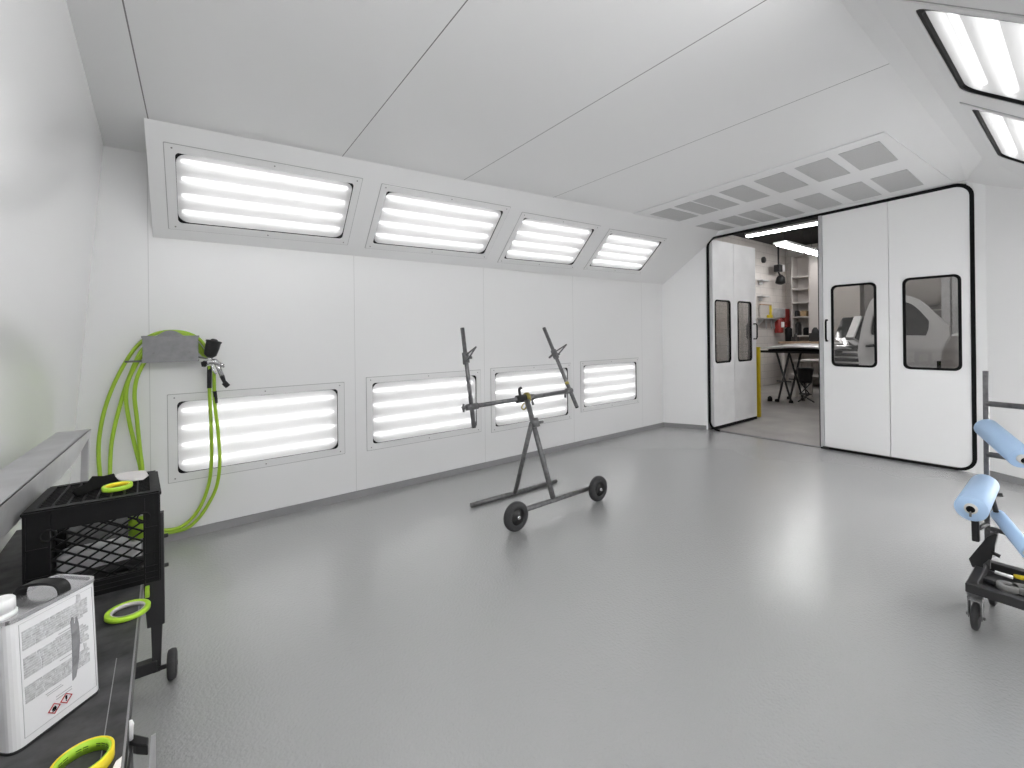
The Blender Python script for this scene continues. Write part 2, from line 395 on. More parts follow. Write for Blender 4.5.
# baseboards: painted grey cove
bb = MB().obox(V((-.8, lwy(-.8), 0)), LU*(e + .79), LNI*.012, Z3*.062)
struct(bb.build('baseboard_left', 'cove'), 'grey cove strip along the long wall')
dd = (JL - CL); nn = V((-abs(dd.y), -abs(dd.x), 0)).normalized()*.012
struct(MB().obox(CL, dd*.97, V((-.012, -.003, 0)), Z3*.062).build('baseboard_far', 'cove'), 'grey cove strip left of the doors')
struct(MB().obox(JR + V((-.02, -.10, 0)), CR - JR - V((-.02, -.1, 0)), V((-.012, .006, 0)), Z3*.062).build('baseboard_right', 'cove'), 'grey cove strip right of the doors')
# raised exhaust panel on the ceiling
ex_fr = (V((0, 0, 2.88)), V((1, 0, .031)).normalized(), Y3, -CN.normalized())
struct(MB().plate(ex_fr, [(4.22, 1.0), (6.53, .98), (6.45, 3.66), (4.45, 3.62)][::-1], [], -.005, .010).build('ceiling_panel', 'ceiling'), 'raised white panel around the ceiling vents')

# ------------------------------------------------------------------ light boxes
def light_box(name, fr, r, label, tube='tube', margin=.055, group=None, gasket=.002, rad=.06, refl='reflector', D=.085):
    O, u, v, n = fr; x0, y0, x1, y1 = r
    root = thing(name, label, 'light', O + u*(x0+x1)/2 + v*(y0+y1)/2, group)
    m = margin
    hr_ = rad if gasket > .01 else .014
    MB().plate(fr, rrect(x0-m, y0-m, x1+m, y1+m, .006, 2), [rrect(x0-.001, y0-.001, x1+.001, y1+.001, hr_)], .001, .007).build('frame', 'frame', root)
    # grey strip painted for the shaded gap round the frame
    MB().plate(fr, rrect(x0-m-.005, y0-m-.005, x1+m+.005, y1+m+.005, .006, 2), [rrect(x0-m+.002, y0-m+.002, x1+m-.002, y1+m-.002, .004, 2)], .0, .0025).build('sealed_gap', 'shadow_gap', root)
    for fx in (0, .5, 1):
        for fy in (0, 1):
            if gasket > .01: continue
            p = O + u*(x0 - m*.3 + (x1-x0+m*.6)*fx) + v*(y0 - m*.55 + (y1-y0+m*1.1)*fy)
            MB().lathe(p + n*.006, n, [(0, .006), (.004, .005)], 8).build('screw', 'screw', root)
    MB().plate(fr, rrect(x0-.002, y0-.002, x1+.002, y1+.002, hr_), [rrect(x0+gasket, y0+gasket, x1-gasket, y1-gasket, rad + .012)], -.014, -.001 if gasket < .01 else .0035).build('gasket', 'black', root)
    rf = MB()
    o = O + u*(x0-.02) + v*(y0-.02) - n*D; W, H = x1-x0+.04, y1-y0+.04
    rf.obox(o, u*W, v*H, -n*.012)
    rf.obox(o, u*W, v*.012, n*(D-.02)); rf.obox(o + v*(H-.012), u*W, v*.012, n*(D-.02))
    rf.obox(o, u*.012, v*H, n*(D-.02)); rf.obox(o + u*(W-.012), u*.012, v*H, n*(D-.02))
    rf.build('reflector', refl, root)
    for i in range(4):
        yy = y0 + (y1-y0)*(i*.243 + .135)
        MB().tube([O + u*(x0+.03) + v*yy - n*(D-.04), O + u*(x1-.03) + v*yy - n*(D-.04)], .012, 12).build('tube', tube, root)
    MB().plate(fr, rrect(x0+gasket*.5, y0+gasket*.5, x1-gasket*.5, y1-gasket*.5, rad), [], -.012, -.0115).build('glass', 'lens_clear' if tube in ('tube_r', 'tube_w0', 'tube_w1', 'tube_w2', 'tube_w3') else 'lens', root)
    return root
g1 = 'light boxes low on the long wall'; g2 = 'light boxes in the sloped panel above the long wall'; g3 = 'light boxes in the sloped panel at the right'
low_l = ['low four-tube wall light behind the hanging green hoses', 'low four-tube wall light second from the hose box, behind the left arm of the stand',
         'low four-tube wall light behind the middle of the panel stand', 'low four-tube wall light nearest the doors, smallest in view']
up_l = ['sloped four-tube light above the hose box and spray gun', 'sloped four-tube light second from the hose box end of the long wall',
        'sloped four-tube light above the right arm of the panel stand', 'sloped four-tube light nearest the doors, above the long wall']
for r, l in zip(LB, low_l): light_box('light_box', lw_fr, r, l, group=g1)
for r, l in zip(UB, up_l): light_box('light_box', lp_fr, r, l, group=g2)
rt_l = ['sloped overhead light behind the camera, next to the leaning wall', 'sloped overhead light straight above the camera',
        'large black-edged overhead light at the top right corner', 'smaller black-edged overhead light at the right, nearer the doors']
for k, (r, l) in enumerate(zip(RB, rt_l)): light_box('light_box', rp_fr, r, l, 'tube_r' if k < 2 else 'tube_v', .05, g3, .016, .06)

wt_l = ['low wall light behind the camera, next to the leaning wall', 'low wall light just behind the camera',
        'low wall light on the camera side beside the roll rack', 'low wall light on the camera side nearest the doors']
for k, (r, l) in enumerate(zip(WB, wt_l)): light_box('light_box', rw_fr, r, l, 'tube_w%d' % k, group='light boxes low on the camera-side wall')  # unseen row assumed opposite the lit wall, added to light the room

# ------------------------------------------------------------------ ceiling vents
rowA = [(3.12, 3.41), (2.83, 3.045), (2.56, 2.79), (2.205, 2.46), (1.81, 2.08), (1.44, 1.70), (1.08, 1.35)]
rowB = [(3.26, 3.53), (2.915, 3.14), (2.645, 2.86), (2.33, 2.56), (1.90, 2.16), (1.51, 1.77), (1.145, 1.42)]
nth = ['nearest the long wall', 'second from the long wall', 'third from the long wall', 'in the middle', 'third from the right end', 'second from the right end', 'at the right end']
for rn_, row, x0, x1, sk in (('front', rowA, 4.41, 5.08, .115), ('rear', rowB, 5.50, 6.31, .15)):
    for (a, bq), nm in zip(row, nth):
        P = [(x0 + sk*(a-1.2), a), (x1 + sk*(a-1.2), a + .035), (x1 + sk*(bq-1.2), bq + .035), (x0 + sk*(bq-1.2), bq)]
        cx = sum(p[0] for p in P)/4; cyy = sum(p[1] for p in P)/4
        root = thing('ceiling_vent', 'grey ceiling exhaust filter %s, in the row %s the doors' % (nm, 'next to' if rn_ == 'rear' else 'away from'), 'vent', (cx, cyy, ceilz(cx) - .012), 'exhaust filters in the ceiling')
        grow = lambda k: [(cx + (p[0]-cx)*(1 + k/.35), cyy + (p[1]-cyy)*(1 + k/.13)) for p in P]
        MB().plate(ex_fr, grow(.006), [P], .010, .0135).build('frame', 'galv', root)
        MB().plate(ex_fr, P, [], .008, .0125).build('filter', 'filter', root)

# ------------------------------------------------------------------ big doors
dfr = (WR, DU, Z3, DN)                                       # local: x to the left along the wall, y up
def dl(px, py): return loc2(dfr, dwall(px, py))
xr = dl(971.8, 330)[0]; xs = dl(889.2, 330)[0]; xl = dl(820.5, 330)[0]; xj = dl(708.5, 330)[0]
def topz(x): return ztop((WR + DU*x).y)
def leaf_poly(a, bq, zb, round_right=False, gap=.004):
    a += gap; bq -= gap
    if not round_right: return [(a, zb), (bq, zb), (bq, topz(bq) - .03), (a, topz(a) - .03)]
    R = .11; P = [(bq, zb), (bq, topz(bq) - .03)]
    zt = topz(a) - .03
    P += [(a + R - R*math.sin(PI/2*i/6), zt - R + R*math.cos(PI/2*i/6)) for i in range(7)]
    P += [(a + R - R*math.cos(PI/2*i/6), zb + R - R*math.sin(PI/2*i/6)) for i in range(7)]
    return P
def door_leaf(name, label, fr, poly, win, handle_x=None, wmat='window', skin='door', th=.05):
    O, u, v, n = fr
    root = thing(name, label, 'door', O + u*(poly[0][0]+poly[1][0])/2 + v*poly[0][1], kind='structure')
    hole = rrect(*win, .05)
    MB().plate(fr, poly, [hole], -th, 0).build('panel', skin, root, bevel=0)
    MB().plate(fr, rrect(win[0]-.018, win[1]-.018, win[2]+.018, win[3]+.018, .06), [rrect(win[0]+.008, win[1]+.008, win[2]-.008, win[3]-.008, .045)], -.012, .006).build('window_gasket', 'black', root)
    MB().plate(fr, rrect(win[0]+.001, win[1]+.001, win[2]-.001, win[3]-.001, .05), [], -.008, -.003).build('window_pane', wmat, root)
    if handle_x:
        x, z0, z1 = handle_x
        for sgn, off in ((1, 0), (-1, -th)):
            P = [O + u*x + v*z0 + n*off, O + u*x + v*z0 + n*(off + sgn*.045), O + u*x + v*(z0+.03) + n*(off + sgn*.06), O + u*x + v*(z1-.03) + n*(off + sgn*.06), O + u*x + v*z1 + n*(off + sgn*.045), O + u*x + v*z1 + n*off]
            MB().tube(P, .011, 8).build('handle', 'black', root)
    return root
def wbox(a, bq, c_, d): return (min(dl(*a)[0], dl(*d)[0]), (dl(*d)[1] + dl(*c_)[1])/2, dl(*bq)[0] if 0 else max(dl(*a)[0], dl(*bq)[0]), (dl(*a)[1] + dl(*bq)[1])/2)
w3 = (dl(875, 330)[0], 1.085, dl(833, 330)[0], 2.075); w4 = (dl(959.5, 330)[0], 1.085, dl(905, 330)[0], 2.09)
hz0, hz1 = 1.39, 1.655
door_leaf('door_1', 'closed white door leaf with black handle, beside the open doorway', dfr, leaf_poly(xs, xl - .03, .035), w3, (dl(827.3, 330)[0], hz0, hz1))
door_leaf('door_2', 'closed white door leaf at the right with rounded black-edged corners', dfr, leaf_poly(xr, xs, .035, True), w4)
r1 = bpy.data.objects['door_1']
MB().plate(dfr, [(xl-.03, .02), (xl+.01, .02), (xl+.01, topz(xl)-.03), (xl-.03, topz(xl)-.03)], [], -.05, .012).build('edge_strip', 'edge', r1, bevel=.003)['label'] = 'bare metal edge strip'
MB().plate(dfr, [(xl+.01, .02), (xl+.022, .02), (xl+.022, topz(xl)-.03), (xl+.01, topz(xl)-.03)], [], -.05, 0).build('edge_seal', 'black', r1)
MB().box(ORG['door_1'] + DU*.28 + V((-.03, 0, -.03)), ORG['door_1'] + DU*.31 + V((0, .03, .0))).build('floor_bolt', 'steel_d', r1)
# open pair, swung out into the shop at right angles
OY = 3.645
ofr = (V((6.49, OY, 0)), V((.9995, .012, 0)).normalized(), Z3, -Y3)
def ol(px, py): p = aty(px, py, OY); return (p.x - 6.49, p.z)
xa, xb, xc = .02, ol(734.6, 330)[0], ol(757, 330)[0]
ot = lambda x: 2.962 + .015*x
door_leaf('door_3', 'open door leaf hinged at the left jamb, swung out', ofr, [(xa, .05), (xb - .004, .05), (xb - .004, ot(xb)), (xa, ot(xa))], (ol(715.5, 330)[0], 1.05, ol(730.5, 330)[0], 2.015), None, 'window_side', 'door_back')
door_leaf('door_4', 'open outer door leaf with black handle next to the yellow post', ofr, [(xb + .004, .05), (xc, .05), (xc, ot(xc)), (xb + .004, ot(xb))], (ol(738.8, 330)[0], 1.045, ol(752, 330)[0], 2.02), (ol(754.5, 330)[0], 1.40, 1.66), 'window_side', 'door_back')
for nm, a, bq in (('door_3', xa, xb), ('door_4', xb, xc)):
    MB().plate(ofr, [(a, .005), (bq, .005), (bq, .05), (a, .05)], [], -.05, .004).build('bottom_seal', 'black', bpy.data.objects[nm])
# black rubber seal round the whole opening
W_ = .035
def inset(k):
    R = max(.15 - k, .05); zt = topz(xr) ; P = []
    x0, x1 = xr - .029 + k, xj + .012 - k
    zb = .002 + k*.8
    P += [(x0 + R - R*math.cos(PI/2*i/7), zb + R - R*math.sin(PI/2*i/7)) for i in range(8)][::-1]
    P = [(x0 + R*(1 - math.sin(PI/2*i/7)), zb + R*(1 - math.cos(PI/2*i/7))) for i in range(8)]     # bottom right
    P += [(x0 + R*(1 - math.cos(PI/2*i/7)), topz(x0) - k - R*(1 - math.sin(PI/2*i/7))) for i in range(8)]   # top right
    P += [(x1 - R*(1 - math.sin(PI/2*i/7)), topz(x1) - k - R*(1 - math.cos(PI/2*i/7))) for i in range(8)]   # top left
    P += [(x1 - R*(1 - math.cos(PI/2*i/7)), zb + R*(1 - math.sin(PI/2*i/7))) for i in range(8)]     # bottom left
    return P, zb
Pa, za = inset(0); Pb, zb_ = inset(W_)
poly = [(xl + .012, za)] + Pa + [(xj - .16, za)] + [(xj - .16, zb_)] + Pb[::-1] + [(xl + .012, zb_)]
sl = MB()
n_ = len(poly)//2
for i in range(n_ - 1):
    q = [poly[i], poly[i+1], poly[-2-i], poly[-1-i]]
    O, u, v, n = dfr
    f3 = [O + u*p[0] + v*p[1] + n*.001 for p in q]
    sl.prism(f3, n*.010)
struct(sl.build('trim_5', 'black'), 'black rubber seal round the door opening')
fo = [(xr - .16, .0), (xr - .16, topz(xr) + .06), (xj + .03, topz(xj) + .06), (xj + .03, .0)]
sur = MB(); sur.plate(dfr, fo[:2] + [(Pa[12][0], topz(Pa[12][0]) + .06)] + [(Pa[12][0], Pa[12][1] - .002)] + [(p[0], p[1]) for p in Pa[11:-1:-1]] + [(p[0] , p[1]) for p in Pa[11::-1]] + [(Pa[0][0], 0)], [], -.03, 0.0005)
struct(sur.build('trim_8', 'white_end'), 'white door surround at the right jamb')
# jamb rebate to close the gap behind the seal
struct(MB().obox(JL + V((.02, .01, 0)), V((.1, 0, 0)), V((0, .05, 0)), Z3*3.0).build('trim_6', 'edge'), 'left door jamb')
struct(MB().obox(WR + DU*(xl) + V((.005, 0, 0)), DU*(xj - xl), -DN*.07, Z3*.006).build('trim_7', 'steel'), 'flat steel threshold in the doorway')

# ------------------------------------------------------------------ workshop beyond the doors
SY, SX, SZ = 5.85, 14.6, 4.08
struct(MB().prism([(JR.x - .02, JR.y, -.004), (6.4, -.7, -.004), (15, -.7, -.004), (15, 6.1, -.004), (6.2, 6.1, -.004), (JL.x - .02, JL.y, -.004)], (0, 0, -.1)).build('ground', 'concrete'), 'bare concrete floor of the workshop')
struct(MB().box((6.3, SY, 0), (15, SY + .1, 4.2)).build('wall_shop_side', 'block'), 'painted block wall of the workshop')
struct(MB().box((SX, -.7, 0), (SX + .1, SY, 4.2)).build('wall_shop_end', 'block'), 'far end wall of the workshop')
struct(MB().box((6.75, -.8, 0), (15, -.7, 4.2)).build('wall_shop_right', 'block'), 'right wall of the workshop')
struct(MB().box((6.66, -.8, SZ), (15, 6.1, SZ + .1)).build('ceiling_shop', 'dark'), 'black ceiling of the workshop')
struct(MB().box((6.68, -.8, 3.12), (6.74, 6.1, 4.2)).build('wall_shop_front', 'dark'), 'dark wall above the booth doors, shop side')
struct(MB().box((6.54, 4.36, 0), (6.62, 6.1, 4.2)).build('wall_shop_return', 'dark'), 'outer skin of the booth, shop side')
# roller door at the end
rd_ = MB()
for k in range(16): rd_.box((SX - .06, .4, .02 + k*.2), (SX - .012, 4.1, .2 + k*.2))
struct(rd_.build('door_5', 'rollup'), 'grey sectional door at the far end of the workshop')
def shop_light(a, bq, w, label, hang):
    a, bq = V(a), V(bq); d = (bq-a).normalized(); sd = V((-d.y, d.x, 0))
    root = thing('tube_light', label, 'light', (a+bq)/2, 'workshop tube lights')
    MB().obox(a - sd*w, bq - a, sd*2*w, Z3*.05).build('housing', 'white', root, bevel=.008)
    for k in (-.5, .5): MB().tube([a + sd*w*k + d*.03 - Z3*.02, bq + sd*w*k - d*.03 - Z3*.02], .019, 10).build('tube', 'tube_s', root)
    for t in (.12, .88):
        p = a + (bq-a)*t; MB().tube([p + Z3*.05, V((p.x, p.y, SZ))], .006, 6).build('hanger', 'steel_d', root)
shop_light(atz(746, 236, 3.75), atz(746, 236, 3.75) + V((0, -2.3, 0)), .07, 'long tube light just outside the doorway, running across', 1)
q0 = atz(780, 243.5, 3.55)
q1_ = aty(807, 251, q0.y).x - q0.x
shop_light(q0, q0 + V((q1_, 0, 0)), .15, 'twin tube light farther into the workshop, left of two in line', 1)
shop_light(q0 + V((q1_ + .12, 0, 0)), q0 + V((q1_*2 + .1, 0, 0)), .15, 'twin tube light deepest in the workshop', 1)
shop_light((7.35, 2.7, 3.75), (7.35, .4, 3.75), .07, 'tube light above the near side of the white car', 1)  # unseen lamp added to light the car side facing the booth
shop_light((8.7, 2.4, 3.75), (8.7, .1, 3.75), .07, 'tube light above the white car, the one farther from the doors', 1)  # second unseen lamp, added to brighten the cars

# yellow guard post
p = atz(759, 417.3, 0); h = atx(759, 347, p.x).z
MB().obox((p.x, p.y - .01, 0), (.07, 0, 0), (0, .075, 0), (0, 0, h)).build('guard_post', 'post', None, (p.x, p.y, 0), .008)
tag(bpy.data.objects['guard_post'], 'square yellow guard post at the end of the open door', 'post')

# bonnet on a trestle
HX = 10.2
def hp(x, y): return atx(x, y, HX)
c0 = hp(797, 352); LT, LBr, RT_, RB_ = (hp(*q_).y for q_ in ((776.5, 360), (790, 397), (789.5, 362), (776, 403)))
root = thing('panel_trestle', 'black folding trestle holding a car bonnet in the workshop', 'stand', (HX + .3, c0.y, 0))
tz = hp(790, 352).z
ya, yb = hp(760, 355).y, 3.28
tr = MB()
for k in (0, .6): tr.bar((HX + k, ya, tz), (HX + k, yb, tz), .05, .05)
tr.build('top_rails', 'steel_d', root, bevel=.004)
for k, (fx, fy) in zip((0, .6), ((776, 403), (789, 399))):
    for y0, y1 in ((LT, LBr), (RT_, RB_)):
        MB().tube([(HX + k, y0, tz), (HX + k + (.05 if y0 > y1 else .12), y1, .035)], .022, 8).build('leg', 'steel_d', root)
    MB().tube([(HX + k, LBr - .03, tz*.42), (HX + k, LT, tz*.42)], .012, 8).build('brace', 'steel_d', root)
for k in (0, .6):
    for y1 in (LBr, RB_): MB().lathe((HX + k + .05, y1, 0), Z3, [(0, .045), (.05, .04), (.06, .02)], 10).build('foot', 'black', root)
# the bonnet
yl, yr_ = hp(766, 347).y, 3.2
bn = MB(); N1 = 12; prof = []
for i in range(N1 + 1):
    t = i/N1; y = yl + (yr_ - yl)*t
    for j in range(9):
        s_ = j/8; prof.append(V((HX - .25 + s_*1.1, y, tz + .05 + .13*math.sin(PI*min(1, max(0, .06 + .88*t)))**.6*math.sin(PI*(.12 + .76*s_))**.5)))
fs = [(i*9 + j, i*9 + j + 1, (i+1)*9 + j + 1, (i+1)*9 + j) for i in range(N1) for j in range(8)]
bn.add(prof, fs, True); o = len(bn.v)
bn.add([q - Z3*.025 for q in prof], [f[::-1] for f in fs], True)
edge = [i*9 for i in range(N1+1)] + [N1*9 + j for j in range(1, 9)] + [i*9 + 8 for i in range(N1-1, -1, -1)] + [j for j in range(7, 0, -1)]
ne = len(edge); bn.f += [[edge[i], edge[(i+1) % ne], o + edge[(i+1) % ne], o + edge[i]] for i in range(ne)]; bn.sm += [False]*ne; bn.mi += [0]*ne
hood = bn.build('car_bonnet', 'silver', None, (HX + .3, c0.y, tz)); tag(hood, 'curved silver car bonnet lying on the black trestle', 'car part')
hood2 = MB().box((HX - .18, yl - .12, tz + .026), (HX + .8, yr_ + .1, tz + .06)); ORG['car_bonnet'] = V((HX + .3, c0.y, tz))
hood2.build('underside_frame', 'black', hood, bevel=.01)

# bench along the end wall, shelving and stores
BX = 13.3
root = thing('workbench', 'wooden-topped workbench against the far end of the workshop', 'bench', (BX + .5, 4.5, 0))
bz = atx(790, 341.5, BX).z
by0, by1 = 3.95, atx(778, 341, BX).y
MB().box((BX, by0, bz - .06), (SX - .02, by1, bz)).build('bench_top', 'wood', root, bevel=.006)
for y in (by0 + .08, by1 - .1):
    for x in (BX + .1, SX - .12): MB().box((x - .04, y - .04, 0), (x + .04, y + .04, bz - .06)).build('leg', 'cabinet', root)
MB().box((BX + .15, by0 + .2, .3), (SX - .1, by1 - .2, .34)).build('lower_shelf', 'cabinet', root)
# white-topped low table in front
root = thing('side_table', 'low pale table under the bonnet trestle, in front of the workbench', 'table', (11.7, 4.3, 0))
MB().box((11.3, 4.0, .82), (12.1, atx(793, 365, 11.3).y, .86)).build('table_top', 'cabinet', root, bevel=.006)
ty = atx(793, 365, 11.3).y
for y in (4.06, ty - .06):
    for x in (11.36, 12.04): MB().box((x - .03, y - .03, 0), (x + .03, y + .03, .82)).build('leg', 'cabinet', root)
# shelving unit
sy0, sy1 = 5.07, 5.55
root = thing('shelving_unit', 'tall pale shelving unit in the workshop corner', 'shelves', (SX - .2, 5.3, bz))
sb = MB(); sb.box((SX - .03, sy0, bz), (SX - .004, sy1, 3.75))
for y in (sy0, sy1 - .03): sb.box((SX - .42, y, bz), (SX - .02, y + .03, 3.75))
sb.box((SX - .42, sy0, 3.72), (SX - .02, sy1, 3.75)); sb.build('carcass', 'cabinet', root)
shz = [3.13, 2.775, 2.386, 1.967, 1.42]
for z in shz: MB().box((SX - .43, sy0 + .03, z - .035), (SX - .03, sy1 - .03, z)).build('shelf', 'cabinet', root)
struct(MB().box((SX - .44, 3.9, 1.0), (SX - .03, sy0 - .01, 3.9)).build('wall_shop_cupboard', 'cabinet'), 'pale cupboard fronts beside the shelving')
st = [('storage_box', 'brown cardboard box on the shelf above the bench', 'box', 5.26, .16, .15, 'brown', 1.967), ('tin', 'small dark tin beside the brown box on the shelf', 'tin', 5.45, .06, .16, 'steel_d', 1.967),
      ('tool_case', 'dark tool case on the lowest shelf', 'case', 5.2, .14, .2, 'black', 1.42), ('machine_tool', 'dark upright machine on the lowest shelf', 'tool', 5.43, .08, .34, 'steel_d', 1.42)]
for nm, lb, ct, y, w, hh, m, z in st:
    k = MB().box((SX - .36, y - w/2, z), (SX - .12, y + w/2, z + hh)); k.box((SX - .33, y - w*.4, z + hh), (SX - .15, y + w*.4, z + hh*1.12))
    tag(k.build(nm, m, None, (SX - .25, y, z), .008), lb, ct)
q = atx(788.7, 338, 13.6)
cn = MB().lathe((13.6, q.y, bz), Z3, [(0, .085), (.01, .09), (.36, .09), (.37, .07), (.40, .03)], 14); tag(cn.build('canister', 'black', None, (13.6, q.y, bz)), 'black canister standing at the bench end', 'canister')
for k, (px, hh, lb) in enumerate(((795, .22, 'small grey grinder standing right of the black canister'), (815, .38, 'dark machine at the doorway edge of the bench'))):
    q = atx(px, 338, 13.6); w = .12 if k == 0 else .22
    g = MB().box((13.5, q.y - w/2, bz), (13.75, q.y + w/2, bz + hh*.6)); g.lathe((13.62, q.y, bz + hh*.6), Z3, [(0, w*.4), (hh*.2, w*.35), (hh*.4, w*.15)], 10)
    tag(g.build('bench_tool', 'steel_d', None, (13.62, q.y, bz), .006), lb, 'tool', 'tools on the far workbench')
# bucket stand on the floor
q = atz(806, 404, 0); q.x, q.y = q.x + .3, q.y + .12
root = thing('bucket_stool', 'black bucket on a three-legged stand below the bonnet', 'bucket', (q.x, q.y, 0))
MB().lathe((q.x, q.y, .42), Z3, [(0, .11), (.01, .12), (.30, .16), (.31, .17), (.30, .15), (.04, .11)], 16).build('bucket', 'plastic_k', root)
for k in range(3):
    a = k*2*PI/3 + .5; MB().tube([(q.x + .12*math.cos(a), q.y + .12*math.sin(a), .44), (q.x - .10*math.cos(a), q.y - .10*math.sin(a), .16), (q.x + .17*math.cos(a), q.y + .17*math.sin(a), .01)], .014, 6).build('leg', 'steel_d', root)
MB().tube([(q.x + .11*math.cos(t*PI/6), q.y + .11*math.sin(t*PI/6), .17) for t in range(13)], .012, 6).build('ring', 'steel_d', root)
q = atz(770, 401, 0); tag(MB().lathe((q.x, q.y, 0), Z3, [(0, .05), (.08, .045), (.11, .02)], 10).build('rubber_stop', 'black', None, (q.x, q.y, 0)), 'small black stop on the workshop floor left of the trestle', 'stop')

# things on the side wall
def sw(x, y, off=0): return aty(x, y, SY - off)
a = sw(756.5, 318); b_ = sw(772.5, 318.5)
root = thing('wall_shelf', 'small metal wall shelf with hanging hooks on the block wall', 'shelf', ((a.x + b_.x)/2, SY, a.z - .03))
MB().box((a.x, SY - .2, a.z - .03), (b_.x, SY - .004, a.z)).build('shelf_board', 'galv', root)
for t in (.3, .62, .8):
    x = a.x + (b_.x - a.x)*t; MB().tube([(x, SY - .12, a.z - .03), (x, SY - .12, a.z - .2), (x + .03, SY - .12, a.z - .3), (x + .06, SY - .12, a.z - .26)], .012, 6).build('hook', 'galv', root)
for t in (.1, .9):
    x = a.x + (b_.x - a.x)*t; MB().prism([(x, SY, a.z - .03), (x, SY - .18, a.z - .03), (x, SY, a.z - .2)], (.012, 0, 0)).build('bracket', 'galv', root)
p0, p1 = sw(757.5, 305), sw(768.5, 317)
root = thing('display_board', 'framed pale board with a yellow side standing on the wall shelf', 'board', ((p0.x+p1.x)/2, SY - .05, a.z))
MB().box((p0.x, SY - .07, a.z), (p1.x - .1, SY - .05, p0.z)).build('board', 'cabinet', root)
MB().box((p1.x - .1, SY - .09, a.z), (p1.x, SY - .05, p0.z)).build('side', 'yellow', root)['label'] = 'yellow side strip'
MB().box((p0.x, SY - .09, p0.z), (p1.x, SY - .05, p0.z + .03)).build('top_rail', 'wood', root)
q = sw(765, 315); tag(MB().box((q.x - .12, SY - .16, a.z), (q.x + .12, SY - .1, a.z + .09)).build('yellow_case', 'yellow', None, (q.x, SY - .13, a.z), .01), 'small yellow case on the wall shelf', 'case')
e0, e1 = sw(774.6, 333), sw(774.6, 325); ex = e0.x
root = thing('fire_extinguisher', 'red fire extinguisher hanging on the block wall', 'fire extinguisher', (ex, SY - .12, e0.z))
MB().lathe((ex, SY - .12, e0.z), Z3, [(0, .10), (.02, .115), (.36, .115), (.43, .07), (.46, .035)], 16).build('cylinder', 'redp', root)
MB().box((ex - .05, SY - .02, e0.z + .1), (ex + .05, SY + .002, e0.z + .35)).build('wall_bracket', 'galv', root)
MB().box((ex - .10, SY - .235, e0.z + .16), (ex + .08, SY - .22, e0.z + .32)).build('paper_label', 'cap', root)
MB().lathe((ex, SY - .12, e0.z + .45), Z3, [(0, .035), (.06, .035), (.08, .02)], 10).build('valve', 'chrome', root)
MB().tube(curve([(ex + .02, SY - .12, e0.z + .5), (ex + .16, SY - .12, e0.z + .46), (ex + .17, SY - .12, e0.z + .2)], 5), .018, 6).build('hose', 'black', root)
q = sw(775.5, 316)
dr = MB().box((q.x - .16, SY - .2, q.z - .06), (q.x + .2, SY - .004, q.z + .22)); tag(dr.build('cord_reel_box', 'galv', None, (q.x, SY - .1, q.z), .03), 'round-cornered grey box above the fire extinguisher', 'box')
q = sw(781.5, 319)
ng = MB().box((q.x - .12, SY - .16, q.z - .1), (q.x + .18, SY + .002, q.z + .3)); ng.box((q.x, SY - .14, q.z - .25), (q.x + .28, SY - .02, q.z - .06))
tag(ng.build('hose_reel', 'redp', None, (q.x, SY - .1, q.z), .02), 'dark red reel hung right of the fire extinguisher', 'reel')
for k, (y0, y1, lb) in enumerate(((280, 283, 'upper small grey wall bracket on the block wall'), (296, 298, 'lower small grey wall bracket on the block wall'))):
    a2, b2 = sw(757, y0), sw(764, y0)
    m_ = MB().box((a2.x, SY - .15, a2.z - .03), (b2.x, SY - .004, a2.z)); m_.box((a2.x + .05, SY - .1, a2.z - .14), (b2.x - .3, SY - .02, a2.z - .05))
    tag(m_.build('wall_bracket', 'galv', None, ((a2.x+b2.x)/2, SY - .08, a2.z), .005), lb, 'bracket', 'brackets on the block wall')
q = sw(762.5, 260); tag(MB().lathe((q.x, SY, q.z), -Y3, [(.002, .09), (.06, .09), (.08, .05)], 14).build('wall_bell', 'steel_d', None, (q.x, SY, q.z)), 'round dark bell high on the block wall', 'bell')
# work lamp hung on a cord
q = aty(778.5, 270, 5.6)
z1, z2, z3 = aty(778.5, 265, 5.6).z, aty(778.5, 272, 5.6).z, aty(780, 285, 5.6).z
root = thing('cable_pendant', 'black pendant control hanging on a cord from the workshop ceiling', 'pendant', (q.x, 5.6, SZ))
MB().tube([(q.x, 5.6, SZ), (q.x, 5.6, z2)], .022, 6).build('cord', 'steel_d', root)
MB().box((q.x - .12, 5.52, z2), (q.x + .08, 5.68, z1)).build('switch_box', 'plastic_k', root, bevel=.015)
MB().box((q.x + .1, 5.55, z2 + .02), (q.x + .3, 5.65, z2 + .22)).build('plug', 'cap', root, bevel=.01)
MB().tube(curve([(q.x, 5.6, z2), (q.x + .22, 5.6, z2 - .2), (q.x + .1, 5.6, z3 + .3)], 4), .025, 6).build('lead', 'steel_d', root)
MB().lathe((q.x + .1, 5.6, z3 + .02), V((.2, 0, 1)), [(0, .05), (.04, .13), (.2, .11), (.28, .04)], 10).build('lamp_head', 'plastic_k', root)

